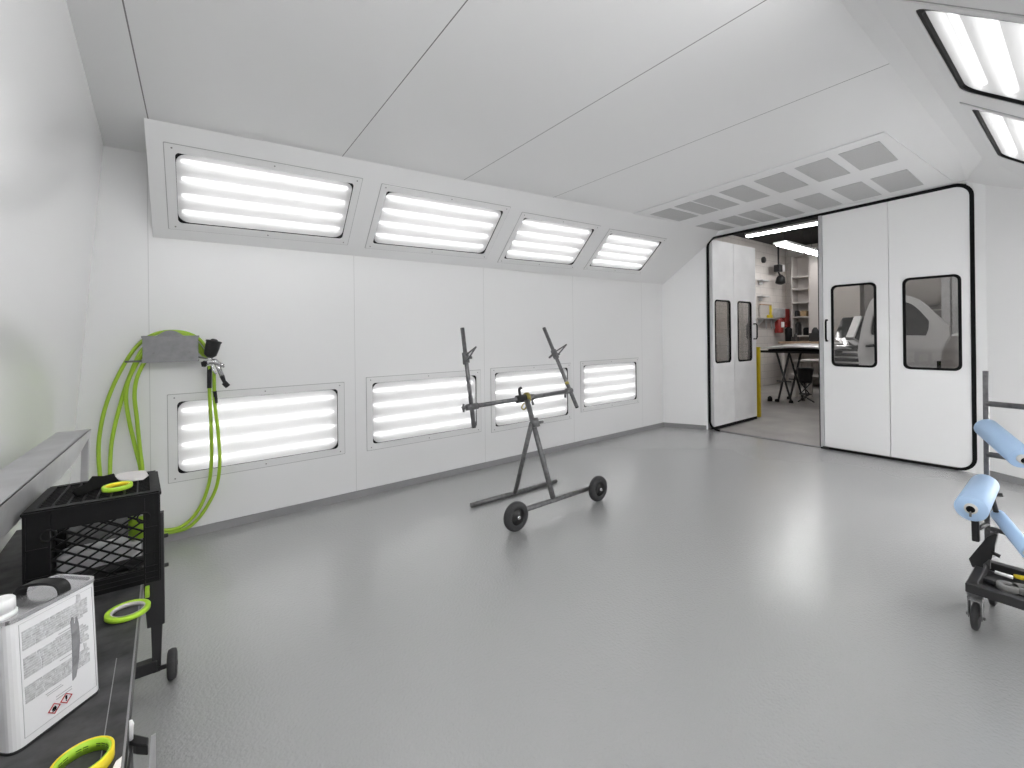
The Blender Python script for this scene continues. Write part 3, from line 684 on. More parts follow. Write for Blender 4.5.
# ------------------------------------------------------------------ vehicles behind the door windows
CX = 8.0
def cp_(x, y): return atx(x, y, CX)
def loop(px): return [cp_(*p) for p in px]
root = thing('white_car', 'white primed car seen side-on through the two door windows', 'car', (CX + .85, cp_(905, 350).y, 0))
def smooth2(pts, n=6): return curve([V(p) for p in pts], n)
yA, yB = cp_(858, 360).y, cp_(943, 360).y
out = smooth2([cp_(859, 341), cp_(862, 326), cp_(867, 309), cp_(874, 297.5), cp_(890, 293), cp_(906, 295.5), cp_(920, 301), cp_(934, 313), cp_(949, 327)], 5)
out += [cp_(950, 336), cp_(946, 342), cp_(942, 352)] + [V((CX, cp_(940, 360).y, .95)), V((CX, cp_(936, 360).y, .75)), V((CX, cp_(934, 360).y, .35)), V((CX, cp_(864, 360).y, .35)), V((CX, cp_(861, 360).y, .75)), cp_(857.5, 352)]
win = smooth2([cp_(872.5, 335), cp_(870, 333), cp_(872, 318), cp_(876, 307), cp_(884, 301.5), cp_(900, 301.5), cp_(911, 304), cp_(920, 311), cp_(929, 321)], 4) + [cp_(928.5, 329), cp_(926, 335.5)]
fr = (V((CX, 0, 0)), -Y3, Z3, -X3)
o2 = [(-p.y, p.z) for p in out]; w2 = [(-p.y, p.z) for p in win]
bd = MB().plate(fr, o2, [w2], -.10, 0)
k = len(out)
lowp = [p for p in o2 if p[1] < 1.42]
bd.plate((V((CX + 1.5, 0, 0)), -Y3, Z3, -X3), lowp, [], -.10, 0)
for i in range(k):                                            # roof, bonnet edge and sills join the two sides
    p, q_ = out[i], out[(i+1) % k]
    if p.z > 1.42 and q_.z > 1.42: continue
    bd.prism([p + V((.05, 0, 0)), q_ + V((.05, 0, 0)), q_ + V((1.45, 0, 0)), p + V((1.45, 0, 0))], V((0, 0, -.02)))
bd.prism([V((CX + .04, cp_(880, 296).y, cp_(880, 296).z)), V((CX + .04, cp_(904, 296).y, cp_(904, 297).z)), V((CX + .9, cp_(904, 296).y, cp_(904, 297).z)), V((CX + .9, cp_(880, 296).y, cp_(880, 296).z))], (0, 0, -.03))
bd.build('body', 'primer', root)
MB().plate(fr, [(x*1.0, z) for x, z in w2], [], -.06, -.05).build('side_window', 'carglass', root)
MB().tube([cp_(867, 346) - X3*.0, cp_(867, 346) - X3*.03, cp_(874, 345.5) - X3*.03, cp_(874, 345.5)], .02, 6).build('door_handle', 'black', root)
MB().prism([cp_(941, 361) - X3*.012, cp_(937, 361) - X3*.012, cp_(937, 368) - X3*.012, cp_(941, 368) - X3*.012], (.02, 0, 0)).build('marker_plate', 'black', root)
for yy in (out[0].y - .25, out[-4].y + .55):
    w = MB().lathe((CX - .005, yy, .33), X3, [(0, .2), (.02, .33), (.2, .33), (.22, .2)], 24); w.build('wheel', 'tyre', root)
MB().box((CX + .12, cp_(865, 340).y - .2, .36), (CX + 1.45, cp_(940, 340).y + .1, .95)).build('interior', 'black', root)
# second pale car: rounded front wing with a bright headlamp
FX = 9.75
def fp(x, y): return atx(x, y, FX)
root = thing('pale_car', 'pale car front with a bright headlamp at the right edge of the door window', 'car', (FX + .7, fp(955, 350).y - .3, 0))
pr = smooth2([fp(943.5, 352), fp(945, 343), fp(949, 336.5), fp(956, 333), fp(966, 331.5), fp(982, 331)], 4)
pr += [V((FX, pr[-1].y, .3)), V((FX, fp(944, 350).y, .3))]
MB().prism(pr, (1.5, 0, 0)).build('body', 'primer', root, bevel=.05, seg=3)
MB().prism([fp(948.5, 346) - X3*.02, fp(951, 341) - X3*.02, fp(957, 338.5) - X3*.02, fp(963, 339) - X3*.02, fp(963, 343) - X3*.02, fp(955, 344.5) - X3*.02, fp(950, 348) - X3*.02], (.06, 0, 0)).build('headlamp', 'chrome_b', root, bevel=.01)
MB().prism([fp(936, 355) - X3*.03, fp(970, 356) - X3*.03, fp(970, 357.5) - X3*.03, fp(936, 356.5) - X3*.03], (.05, 0, 0)).build('bumper_gap', 'black', root)
wc = fp(951, 365); MB().lathe((FX - .04, wc.y, wc.z), X3, [(0, .10), (.01, .16), (.08, .19), (.1, .19)], 20).build('fog_lamp', 'galv', root)
for xx in (.35,): MB().lathe((FX + .6, pr[-1].y + .55, .33), Y3, [(0, .2), (.02, .33), (.2, .33), (.22, .2)], 24).build('wheel', 'tyre', root)
# dark car with a bright screen pillar, seen through the left window
KX = 11.15
yL = atx(831, 340, 11.9).y
root = thing('dark_car', 'dark glossy car with bright screen pillar behind the left door window', 'car', (KX + 1.4, yL - .85, 0))
yR = yL - 1.7
zh, zw, zr = atx(845, 346, KX + .1).z, atx(845, 338, KX + .8).z, atx(845, 317.5, KX + 1.4).z
MB().prism([V((x, yL, z)) for x, z in [(KX, .35), (KX - .06, .6), (KX, .9), (KX + .1, zh), (KX + .8, zw), (KX + 3.1, zw + .05), (KX + 3.2, .35)]], (0, yR - yL, 0)).build('body', 'darkcar', root, bevel=.05, seg=3)
yw = atx(850.5, 339, KX + .8).y
gp2 = [(KX + .78, zw - .02), (KX + 1.35, zr), (KX + 2.6, zr), (KX + 3.0, zw)]
MB().prism([V((x, yL - .03, z)) for x, z in gp2], (0, (yw - yL) + .03, 0)).build('windscreen', 'carglass', root, bevel=.02)
MB().prism([V((x + .3, yw, z - .02)) for x, z in gp2[:2]] + [V((x, yw, z - .02)) for x, z in gp2[2:]], (0, (yR - yw) + .08, 0)).build('side_glass', 'carglass', root, bevel=.02)
MB().bar((KX + .76, yw, zw), (KX + 1.33, yw, zr), .15, .06).build('screen_pillar', 'cap', root, bevel=.01)['label'] = 'bright silver screen pillar'
for kz in (.84, .95, 1.06):
    MB().box((KX - .075, yR + .1, kz), (KX - .02, yL - .05, kz + .035)).build('grille_bar', 'cap', root)  # white bars stand in for bright reflections across the grille
MB().box((KX + .25, yL - .1, zh + .005), (KX + .3, yw, zh + .07)).build('bonnet_edge', 'silver', root, bevel=.01)
for yy in (yL - .02, yR + .22):
    MB().lathe((KX + .75, yy, .33), -Y3, [(0, .2), (.02, .33), (.2, .33), (.22, .2)], 24).build('wheel', 'tyre', root)
# oval heater on the far wall and a dark cabinet
q = atx(926, 287, 13.5)
hb = MB().lathe((13.5, q.y, q.z), X3, [(0, .30), (.03, .42), (.25, .44), (.3, .3)], 28)
tag(hb.build('wall_fan', 'cabinet', None, (13.5, q.y, q.z)), 'large round grey fan high behind the white car', 'fan')
a, b_ = atx(864, 284, 12.6), atx(884, 306, 12.6)
root = thing('wall_cupboard', 'dark cupboard high on the end wall seen through the left window', 'cupboard', (12.8, (a.y+b_.y)/2, b_.z))
MB().box((12.6, b_.y, b_.z), (13.1, a.y, a.z + .2)).build('body', 'rollup', root, bevel=.01)
MB().box((12.585, b_.y + .03, b_.z + .03), (12.6, a.y - .03, a.z + .17)).build('cupboard_door', 'rollup', root)
for k, px in enumerate((946, 957)):
    q = atx(px, 330, 11.5)
    tag(MB().box((11.5, q.y - .06, 0), (11.62, q.y + .06, SZ)).build('steel_column', 'galv', None, (11.56, q.y, 0), .006), ['pale steel column behind the white car bonnet', 'pale steel column at the right edge of the door window'][k], 'column')

# ------------------------------------------------------------------ rotating panel stand in the middle
W1, W2 = atz(516, 531, 0), atz(598, 501, 0)
wr = .113
root = thing('panel_stand', 'dark tubular panel stand on two wheels in the middle of the floor', 'stand', ((W1.x+W2.x)/2, 3.0, 0))
A_, B_ = V((W1.x, W1.y + .055, wr)), V((W2.x, W2.y + .055, wr))
ad = (B_ - A_).normalized(); wd = V((ad.y, -ad.x, 0))            # the wheels stand in front of the bar, facing the camera side
MB().tube([A_ - ad*.02, B_ + ad*.02], .021, 12).build('axle_bar', 'steel', root)
for P in (A_, B_):
    P = P + wd*.055
    ty = MB().lathe(P - wd*.03, wd, [(0, .062), (.004, .095), (.014, .110), (.03, wr), (.046, .110), (.056, .095), (.06, .062)], 32, closed=True).build('wheel', 'tyre', root)
    MB().lathe(P - wd*.022, wd, [(0, .02), (0, .064), (.008, .064), (.012, .05), (.034, .05), (.036, .064), (.044, .064), (.044, .03), (.058, .022), (.062, .005)], 24).build('hub', 'hub', ty)
    MB().lathe(P - wd*.034, wd, [(0, .012), (.01, .016), (.07, .016), (.078, .010)], 14).build('axle_nut', 'chrome', ty)
    MB().lathe(P - wd*.056, wd, [(0, .018), (.03, .018)], 14).build('stub_axle', 'steel', ty)
R1, R2 = atz(471, 505.5, .02), atz(556, 481, .02); MB().tube([(R1.x, R1.y, .021), (R2.x, R2.y, .021)], .021, 12).build('foot_bar', 'steel', root)
MX = (A_.x + B_.x)/2 - .035
pb = V((MX, A_.y + .01, wr + .015)); pt = atx(527, 400, MX + .01)
MB().tube([pb, pt], .023, 12).build('post', 'steel', root)
bt = atx(535.5, 423, MX)
bbm = atx(515, 489, MX - .02); bbm.z = .035
MB().tube([bbm, bt + V((-.02, .03, 0))], .021, 12).build('brace', 'steel', root)
pdir = (pt - pb).normalized()
cl = MB().tube([bt - pdir*.035, bt + pdir*.04], .034, 14); cl.tube([bt + V((.02, 0, 0)), bt + V((.085, 0, .0))], .012, 8); cl.build('brace_clamp', 'steel', root)
# crossbar and clamp
XL, XR = MX - .52, MX + .56
hub = atx(526, 397, MX); cl_, cr_ = atx(466, 407.5, XL - .04), atx(569.5, 391, XR)
MB().tube([cl_, cr_], .019, 12).build('crossbar', 'steel', root)
cd = (cr_ - cl_).normalized()
hp_ = cl_ + cd*((hub - cl_).dot(cd))
MB().tube([hp_ - cd*.06, hp_ + cd*.035], .036, 16).build('clamp_barrel', 'steel_d', root)
MB().lathe(hp_ + cd*.035, cd, [(0, .04), (.004, .05), (.032, .05), (.036, .04)], 20).build('clamp_ring', 'yellow_d', root)['label'] = 'worn yellow clamp ring'
MB().tube([hp_ + cd*.07, hp_ + cd*.13], .027, 14).build('collar', 'steel', root)
MB().tube(curve([hp_ - cd*.02 + Z3*.03, hp_ - cd*.03 + Z3*.085 , hp_ - cd*.005 + Z3*.10], 4), [.014]*9, 8).build('clamp_lever', 'steel_d', root)
MB().tube(curve([hp_ + cd*.02 - Z3*.045, hp_ - cd*.005 - Z3*.08, hp_ + cd*.02 - Z3*.105, hp_ + cd*.045 - Z3*.08, hp_ + cd*.03 - Z3*.045], 5), .007, 6).build('lock_ring', 'yellow_d', root)
MB().tube([hp_ + cd*.11 - Z3*.02, hp_ + cd*.12 - Z3*.075], .011, 8).build('lock_bolt', 'steel', root)
for k, (top, bot, tips, side, X) in enumerate((((462.3, 328), (474, 427.5), ((476, 347), (464, 364)), ((455, 0)), XL), ((544, 328), (577, 407.3), ((566.5, 344.5), (549.5, 357.5)), 0, XR))):
    a, b_ = atx(*top, X), atx(*bot, X)
    MB().tube([a, b_], .0185, 12).build('arm', 'steel', root)
    d = (b_ - a).normalized()
    cpx = (466.5, 357.5) if k == 0 else (554.5, 354.5)
    c_ = atx(*cpx, X); c_ = a + d*((c_ - a).dot(d))
    br = MB(); br.tube([c_ - d*.045, c_ + d*.045], .03, 12)
    t1, t2 = atx(*tips[0], X - .03), atx(*tips[1], X)
    br.tube([c_ - d*.02, t1], .007, 8); br.tube([c_ + d*.035, t1], .007, 8)
    br.tube([c_ + V((-.02, 0, 0)), t2], .011, 8); br.tube([c_, c_ + V((.055, -.01, 0))], .012, 8)
    br.build('hook_bracket', 'steel', root)
    e_ = cl_ if k == 0 else cr_
    e_ = a + d*((e_ - a).dot(d))
    j = MB(); j.tube([e_ - cd*.05, e_ + cd*(.06 if k == 0 else .02)], .027, 12)
    if k == 0: j.tube([e_ - cd*.05, e_ - cd*.09], .014, 8); j.tube([e_ - cd*.075 - Z3*.035, e_ - cd*.075 + Z3*.035], .009, 8)
    else: j.tube([e_ - cd*.06, e_ - cd*.06 - Z3*.06], .011, 8)
    j.build('arm_joint', 'steel', root)
    if k == 1:
        y_ = a + (b_ - a)*.70; MB().tube([y_, y_ + d*.03], .0195, 12).build('paint_band', 'yellow_d', root)
    MB().tube([b_ - d*.006, b_ + d*.004], .0155, 12).build('end_plug', 'black', root)

# ------------------------------------------------------------------ masking rack at the right
BZ = .215
F1 = atz(965, 583, BZ + .02)                                       # front left corner of the base
bx, by = F1.x, F1.y
PX, PY = 3.45, .405
root = thing('masking_rack', 'dark steel masking-roll rack on casters at the right edge', 'rack', (PX, .15, 0))
bs = MB()
bs.bar((bx + .02, by, BZ), (bx + .02, -.15, BZ), .045, .045)
bs.bar((bx + .02, by - .02, BZ), (bx + .40, by - .02, BZ), .04, .045)
bs.bar((bx + .40, by, BZ), (bx + .40, -.15, BZ), .045, .045)
bs.bar((bx + .21, by - .03, BZ - .01), (bx + .21, -.15, BZ - .01), .045, .02)
bs.build('base_frame', 'steel_d', root, bevel=.004)
MB().box((bx + .02, -.15, BZ - .03), (bx + .4, by - .03, BZ - .024)).build('base_tray', 'steel_d', root)
MB().box((PX - .0105, PY - .0105, BZ), (PX + .0105, PY + .0105, 1.281)).build('post', 'steel', root, bevel=.002)
gp_ = [atx(x, y, 3.38) for x, y in ((968.7, 558.7), (987, 537), (995, 534), (994.5, 553), (989, 559.5), (983, 564))]
gs = MB().prism(gp_, (.012, 0, 0)); gs.prism([gp_[1], gp_[2], gp_[2] + V((.08, 0, 0)), gp_[1] + V((.08, 0, 0))], (0, 0, -.008))
gs.prism([gp_[0], gp_[5], V((3.38, gp_[5].y, BZ + .01)), V((3.38, gp_[0].y - .012, BZ + .01))], (.012, 0, 0))
gs.prism([gp_[2], gp_[4], gp_[4] + V((.07, 0, 0)), gp_[2] + V((.07, 0, 0))], (0, -.008, 0))
gs.build('gusset', 'steel_d', root)
MB().tube([gp_[3] + V((0, .01, 0)), gp_[3] + V((0, -.02, -.01))], .010, 8).build('bolt', 'steel_d', root)
for px, py in ((1000, 404.5), (1000, 456)):
    q = atx(px, py, PX); MB().tube([(PX, PY, q.z), (PX, -.12, q.z - .01)], .0145, 10).build('cross_rail', 'steel', root)
q = atx(1000, 531, PX); MB().tube([(PX, PY, q.z), (PX, -.12, q.z - .01)], .013, 10).build('cross_rail', 'steel', root)
MB().box((PX - .0105, -.15, BZ), (PX + .0105, -.129, 1.281)).build('post', 'steel', root, bevel=.004)
# small cutter arm
a, b_ = atx(975, 512, PX - .15), atx(976, 541, PX - .15)
MB().bar(a, b_, .028, .03).build('cutter_arm', 'steel_d', root, bevel=.004)
q = atx(984, 526, PX - .05); MB().tube([(PX - .15, a.y, q.z), (PX, PY, q.z)], .011, 8).build('arm_link', 'steel_d', root)
a, b_ = atx(992, 494.5, PX - .1), atx(1003, 495, PX - .1); MB().tube([a, b_], .010, 8).build('peg', 'steel_d', root)
MB().tube([atx(992, 496, PX - .1), atx(996, 512, PX - .1)], .011, 8).build('hook_arm', 'steel_d', root)
# casters
for cx_, cy_ in ((bx + .045, by - .03), (bx + .40, by - .05), (bx + .045, -.12), (bx + .40, -.12)):
    fk = MB().lathe((cx_, cy_, .165), Z3, [(0, .03), (.03, .03)], 12); fk.box((cx_ - .03, cy_ - .026, .155), (cx_ + .03, cy_ + .026, .168))
    for sgn in (-1, 1): fk.prism([(cx_ - .03, cy_ + sgn*.021, .16), (cx_ + .03, cy_ + sgn*.021, .16), (cx_ + .012, cy_ + sgn*.021, .055), (cx_ - .012, cy_ + sgn*.021, .055)], (0, sgn*.004, 0))
    fk.tube([(cx_, cy_ - .034, .067), (cx_, cy_ + .034, .067)], .008, 8)
    ca = fk.build('caster', 'steel', root)
    MB().lathe((cx_, cy_ - .014, .067), Y3, [(0, .05), (.005, .064), (.014, .067), (.023, .064), (.028, .05)], 24).build('wheel', 'tyre', ca)

def masking_roll(near, far, r, label, core=True):
    near, far = V(near), V(far); d = (far - near); L_ = d.length; d = d.normalized()
    ro = thing('masking_roll', label, 'roll', (near + far)/2, 'blue masking rolls on the rack')
    MB().lathe(near, d, [(0, .022), (0, r - .003), (.003, r), (L_ - .003, r), (L_, r - .003), (L_, .022)], 36, closed=False).build('film', 'film', ro)
    MB().lathe(near - d*.02, d, [(0, .013), (0, .020), (.012, .022), (L_ + .03, .022), (L_ + .03, .013)], 20).build('core', 'tape_core', ro)['label'] = 'grey cardboard core'
    MB().lathe(near - d*.0205, d, [(0, .001), (0, .0145), (.001, .0145)], 16).build('core_hole', 'black', ro)
    MB().tube([near - d*.012, near - d*.03 - Z3*.03], .004, 6).build('spindle_pin', 'steel', ro)
    return ro
def ray(px, py, D):
    c, s = math.cos(ROLL), math.sin(ROLL); a, b = px - 512, py - HOR
    return EYE + (FW*FPX + RT*(c*a - s*b) - UP*(s*a + c*b))*(D/FPX)
masking_roll(ray(971, 508.5, 1.92), ray(984.5, 484.5, 2.32), .054, 'blue masking roll end-on, lower left on the rack beside the post')
masking_roll(ray(1022.5, 458.5, 2.05), ray(986, 427.5, 2.33), .050, 'upper blue masking roll slanting up to the post top')
masking_roll(ray(1030, 554, 1.95), ray(998, 515, 2.28), .030, 'lowest thin blue masking roll hanging at a slant')
# things lying in the rack's base
for k, (px, py, lb) in enumerate(((1008, 588, 'white tape roll in the rack base, left one of two'), (1024, 591, 'white tape roll in the rack base at the picture edge'))):
    q = atz(px, py, BZ - .01)
    rl = MB().lathe((q.x, q.y, BZ - .02), Z3, [(0, .02), (0, .038), (.004, .041), (.026, .041), (.03, .038), (.03, .02)], 24, closed=True)
    tag(rl.build('tape_roll', 'grey_tape', None, (q.x, q.y, BZ - .024)), lb, 'tape', 'white tape rolls in the rack base')
a, b_ = atz(995, 572, BZ + .03), atz(1013, 577.5, BZ + .03)
tag(MB().tube([a, b_], .009, 8).build('white_stick', 'cap', None, (a+b_)/2), 'white mixing stick lying in the rack base', 'stick')
a, b_ = atz(1014, 576, BZ + .03), atz(1032, 580, BZ + .03)
tag(MB().tube([a, b_], [.010, .013], 10).build('scraper_tool', 'yellow', None, (a+b_)/2), 'yellow-handled tool lying in the rack base', 'tool')

# ------------------------------------------------------------------ hose box, hose and spray gun on the long wall
HO = .17
def hb_(x, y, o=HO): return lwall(x, y, o)
P = [hb_(142, 336.3), hb_(198.3, 334), hb_(198.3, 360), hb_(142, 362)]
x0, x1 = P[0].x, P[1].x; z0, z1 = P[2].z, P[0].z; yf = (P[0].y + P[1].y)/2
root = thing('hose_box', 'grey steel wall box holding the green hose coil', 'box', ((x0+x1)/2, lwy(0), z0))
MB().box((x0, yf, z0), (x1, yf + .115, z1)).build('box', 'box', root, bevel=.004)
MB().box((x0 - .006, yf - .004, z1 - .012), (x1 + .006, yf + .115, z1 + .003)).build('lid', 'box', root, bevel=.002)
MB().box((x0 - .004, yf - .004, z0 - .008), (x1 + .004, yf + .004, z0 + .008)).build('bottom_flange', 'box', root)
sd = MB(); cxm = (x0+x1)/2
arc = [(cxm - .095 + .18*i/12, z1 - .01 + .052*math.sin(PI*i/12)) for i in range(13)]
sd.prism([V((x, yf + .02, z)) for x, z in arc], (0, .02, 0)); sd.build('saddle', 'box', root)
q = hb_(124, 362); MB().tube([(q.x, yf + .03, z0 + .004), (x0, yf + .03, z0 + .004)], .007, 8).build('peg', 'steel', root)
MB().tube([(x1, yf + .02, z0 + .02), (x1 + .05, yf + .0, z0 + .01)], .006, 8).build('gun_hook', 'steel', root)
for fx in (.19, .83): MB().lathe((x0 + (x1-x0)*fx, yf, z0 + .06), -Y3, [(0, .008), (.004, .006)], 10).build('rivet', 'screw', root)
def hosepath(px, offs):
    return curve([lwall(x, y, o) for (x, y), o in zip(px, offs)], 8)
hs = MB(); hr = .0122
# continuous coil: gun end -> floor loop -> up the left -> over the saddle -> down the right -> next loop
hs.tube(hosepath([(209.3, 366), (209.5, 391), (211.2, 430), (211.5, 460), (208.5, 485), (199, 509), (184, 525), (167, 530), (146, 527), (124, 517), (104, 492), (99.5, 470), (99, 440), (106, 405), (120, 372), (138, 345), (158, 333), (182, 332), (199, 339), (209, 353)],
                 [.16, .14, .12, .10, .08, .06, .05, .05, .06, .07, .07, .06, .05, .05, .06, .07, .06, .06, .08, .10]), hr, 10)
hs.tube(hosepath([(214, 371), (214.8, 403), (217.9, 430), (219.8, 460), (217.2, 484), (209.5, 502), (197, 520), (182, 530), (150, 533), (126, 520), (111, 495), (110, 472), (112, 440), (121, 402), (130, 375), (142, 350), (160, 336), (182, 334), (197, 343), (207, 358)],
                 [.15, .13, .11, .09, .07, .05, .035, .035, .04, .05, .05, .04, .03, .04, .05, .06, .085, .085, .08, .08]), hr, 10)
hs.tube(hosepath([(204, 352), (190, 337), (165, 335), (145, 352), (131, 374), (126, 395), (129, 420), (136, 450), (141, 473), (139, 500), (128, 518)], [.06, .10, .11, .09, .07, .06, .055, .055, .055, .05, .045]), hr, 10)
hs.tube(hosepath([(204, 356), (188, 340), (168, 337), (149, 356), (138, 375), (134.5, 395), (137, 420), (140, 450), (142.5, 473), (141, 500), (130, 522)], [.05, .12, .135, .115, .09, .08, .075, .075, .075, .07, .06]), hr, 10)
ho = hs.build('air_hose', 'hose', None, (cxm, lwy(0) - .06, 1.5)); tag(ho, 'coiled lime green air hose hanging over the grey wall box', 'hose')
ORG['air_hose'] = V((cxm, lwy(0) - .06, 1.5))
MB().tube([lwall(209.5, 366, .155), lwall(209.3, 388, .15)], .0155, 10).build('sleeve', 'plastic_k', ho)['label'] = 'black protective sleeve'
MB().tube([lwall(214.6, 391, .14), lwall(216, 403, .13)], .0135, 10).build('coupling', 'plastic_k', ho)
# spray gun
GO = .20
def gp(x, y, o=GO): return lwall(x, y, o)
root = thing('spray_gun', 'silver spray gun with black paint cup hung right of the grey box', 'spray gun', gp(212, 360))
ct, cb = gp(214.2, 340.5), gp(209.5, 357.5); cd_ = (cb - ct).normalized(); Lc = (cb - ct).length
MB().lathe(ct, cd_, [(0, .038), (.003, .052), (.012, .052), (.016, .047), (.06, .046), (Lc - .02, .040), (Lc, .020)], 24).build('paint_cup', 'plastic_k', root)
MB().lathe(ct - cd_*.012, cd_, [(0, .012), (.004, .02), (.013, .026), (.016, .026)], 16).build('cup_cap', 'plastic_k', root)
a, b_ = gp(204, 364.5), gp(221, 363)
gb = MB().tube([gp(206, 363.5), gp(210, 361.5), gp(215, 361.5), gp(219, 365)], [.017, .020, .022, .019], 14); gb.tube([cb - cd_*.004, gp(211, 362)], [.018, .015], 12); gb.build('gun_body', 'chrome', root)
MB().tube([gp(216, 362), gp(219.5, 370), gp(222, 376)], [.018, .016, .016], 12).build('grip', 'chrome', root)
MB().tube([gp(222, 376), gp(224, 381), gp(226.5, 386)], [.017, .013, .014], 12).build('air_fitting', 'plastic_k', root)
MB().tube([gp(224, 382.5), gp(228, 386.5)], .019, 10).build('regulator', 'plastic_k', root)
MB().lathe(gp(206, 363.5), (gp(201, 364.5) - gp(206, 363.5)), [(0, .022), (.012, .024), (.02, .018), (.026, .02), (.03, .012)], 16).build('air_cap', 'plastic_k', root)
MB().tube(curve([gp(212, 364, GO + .004), gp(213, 369, GO + .01), gp(216, 374, GO + .012)], 4), .006, 8).build('trigger', 'chrome', root)
for q1, q2 in (((219, 363), (223.5, 365.5)), ((221, 366), (224.3, 366.2))): MB().tube([gp(*q1), gp(*q2)], [.009, .012], 10).build('adjuster_knob', 'chrome', root)
MB().tube(curve([gp(201.5, 366), gp(205, 366.5), gp(208, 363)], 4), .005, 8).build('hook', 'chrome', root)

# ------------------------------------------------------------------ bench on the left
TZ = .77
EX = -.160
def ex(y): return -.141 - .0425*(y - 1.73)
root = thing('rolling_bench', 'black rolling bench with worn rubber top at the left', 'bench', (-.3, 1.6, 0))
def bxl(y): return nearx(y, TZ) + .01
ye0, ye1 = .55, 2.50
tp = MB().prism([(bxl(ye0), ye0, TZ), (ex(ye0), ye0, TZ), (ex(ye1), ye1, TZ), (bxl(ye1), ye1, TZ)], (0, 0, -.022)); tp.build('bench_top', 'bench', root)
MB().prism([(ex(ye0), ye0, TZ - .001), (ex(ye0) + .004, ye0, TZ - .001), (ex(ye1) + .004, ye1, TZ - .001), (ex(ye1), ye1, TZ - .001)], (0, 0, -.04)).build('edge_rail', 'steel_d', root)
MB().prism([(ex(ye0), ye0, TZ + .001), (ex(ye0) + .0035, ye0, TZ + .001), (ex(ye1) + .0035, ye1, TZ + .001), (ex(ye1), ye1, TZ + .001)], (0, 0, -.004)).build('edge_lip', 'bench_lip', root)
MB().prism([(ex(.95) - .030, .95, TZ + .0002), (ex(.95) - .0285, .95, TZ + .0002), (ex(1.35) - .0285, 1.35, TZ + .0002), (ex(1.35) - .030, 1.35, TZ + .0002)], (0, 0, .0008)).build('scribe_line', 'bench_lip', root)
for y in (ye1 - .035, ye0 + .05):
    for x in (EX + .008, -.44):
        lg = MB(); lg.prism([(x - .06, y, TZ - .03), (x + .03, y, TZ - .03), (x + .03, y, .25), (x - .03, y, .25)], (0, .035, 0)); lg.prism([(x - .018, y + .004, .26), (x + .022, y + .004, .26), (x + .014, y + .004, .045), (x - .014, y + .004, .045)], (0, .028, 0))
        for zz in (.63, .5): lg.tube([(x + .02, y + .018, zz), (x + .045, y + .018, zz)], .009, 8)
        lg.build('leg', 'steel_d', root, bevel=.003)
    st_ = MB().bar((-.46, y + .018, .075), (EX + .01, y + .018, .075), .04, .05).build('stretcher', 'steel_d', root, bevel=.003)
    for x in ((EX + .062), -.50):
        w = MB().lathe((x - .018, y + .0, .062), X3, [(0, .045), (.004, .058), (.018, .062), (.032, .058), (.036, .045)], 24).build('wheel', 'tyre', root)
        MB().tube([(x - .05, y, .062), (x + .02, y, .062)], .010, 8).build('axle', 'steel_d', w)
# ledge along the near wall
root = thing('steel_ledge', 'galvanised steel ledge running along the leaning wall', 'ledge', (-.48, 2, 0))
LZ = 1.10; le = 2.735
lg = MB()
def ledge(y): return -.468, -.388
a0, f0 = ledge(.4); a1, f1 = ledge(le)
lg.prism([(a0, .4, LZ), (f0, .4, LZ), (f1 - .0, le, LZ), (a1, le, LZ)], (0, 0, -.006))
lg.prism([(f0, .4, LZ), (f1, le, LZ), (f1 - .004, le, LZ - .03), (f1 - .01, le - .3, LZ - .09), (f0 - .012, .4, LZ - .10)], (-.005, 0, 0))
lg.prism([(a0, .4, LZ), (a1, le, LZ), (a1, le, LZ - .03), (a0, .4, LZ - .03)], (-.03, 0, 0))
lg.build('channel', 'galv', root)
MB().prism([(f1 - .060, le, 0), (f1 - .040, le, 0), (f1 - .004, le, LZ - .006), (f1 - .028, le, LZ - .006)], (0, -.025, 0)).build('end_leg', 'galv', root)

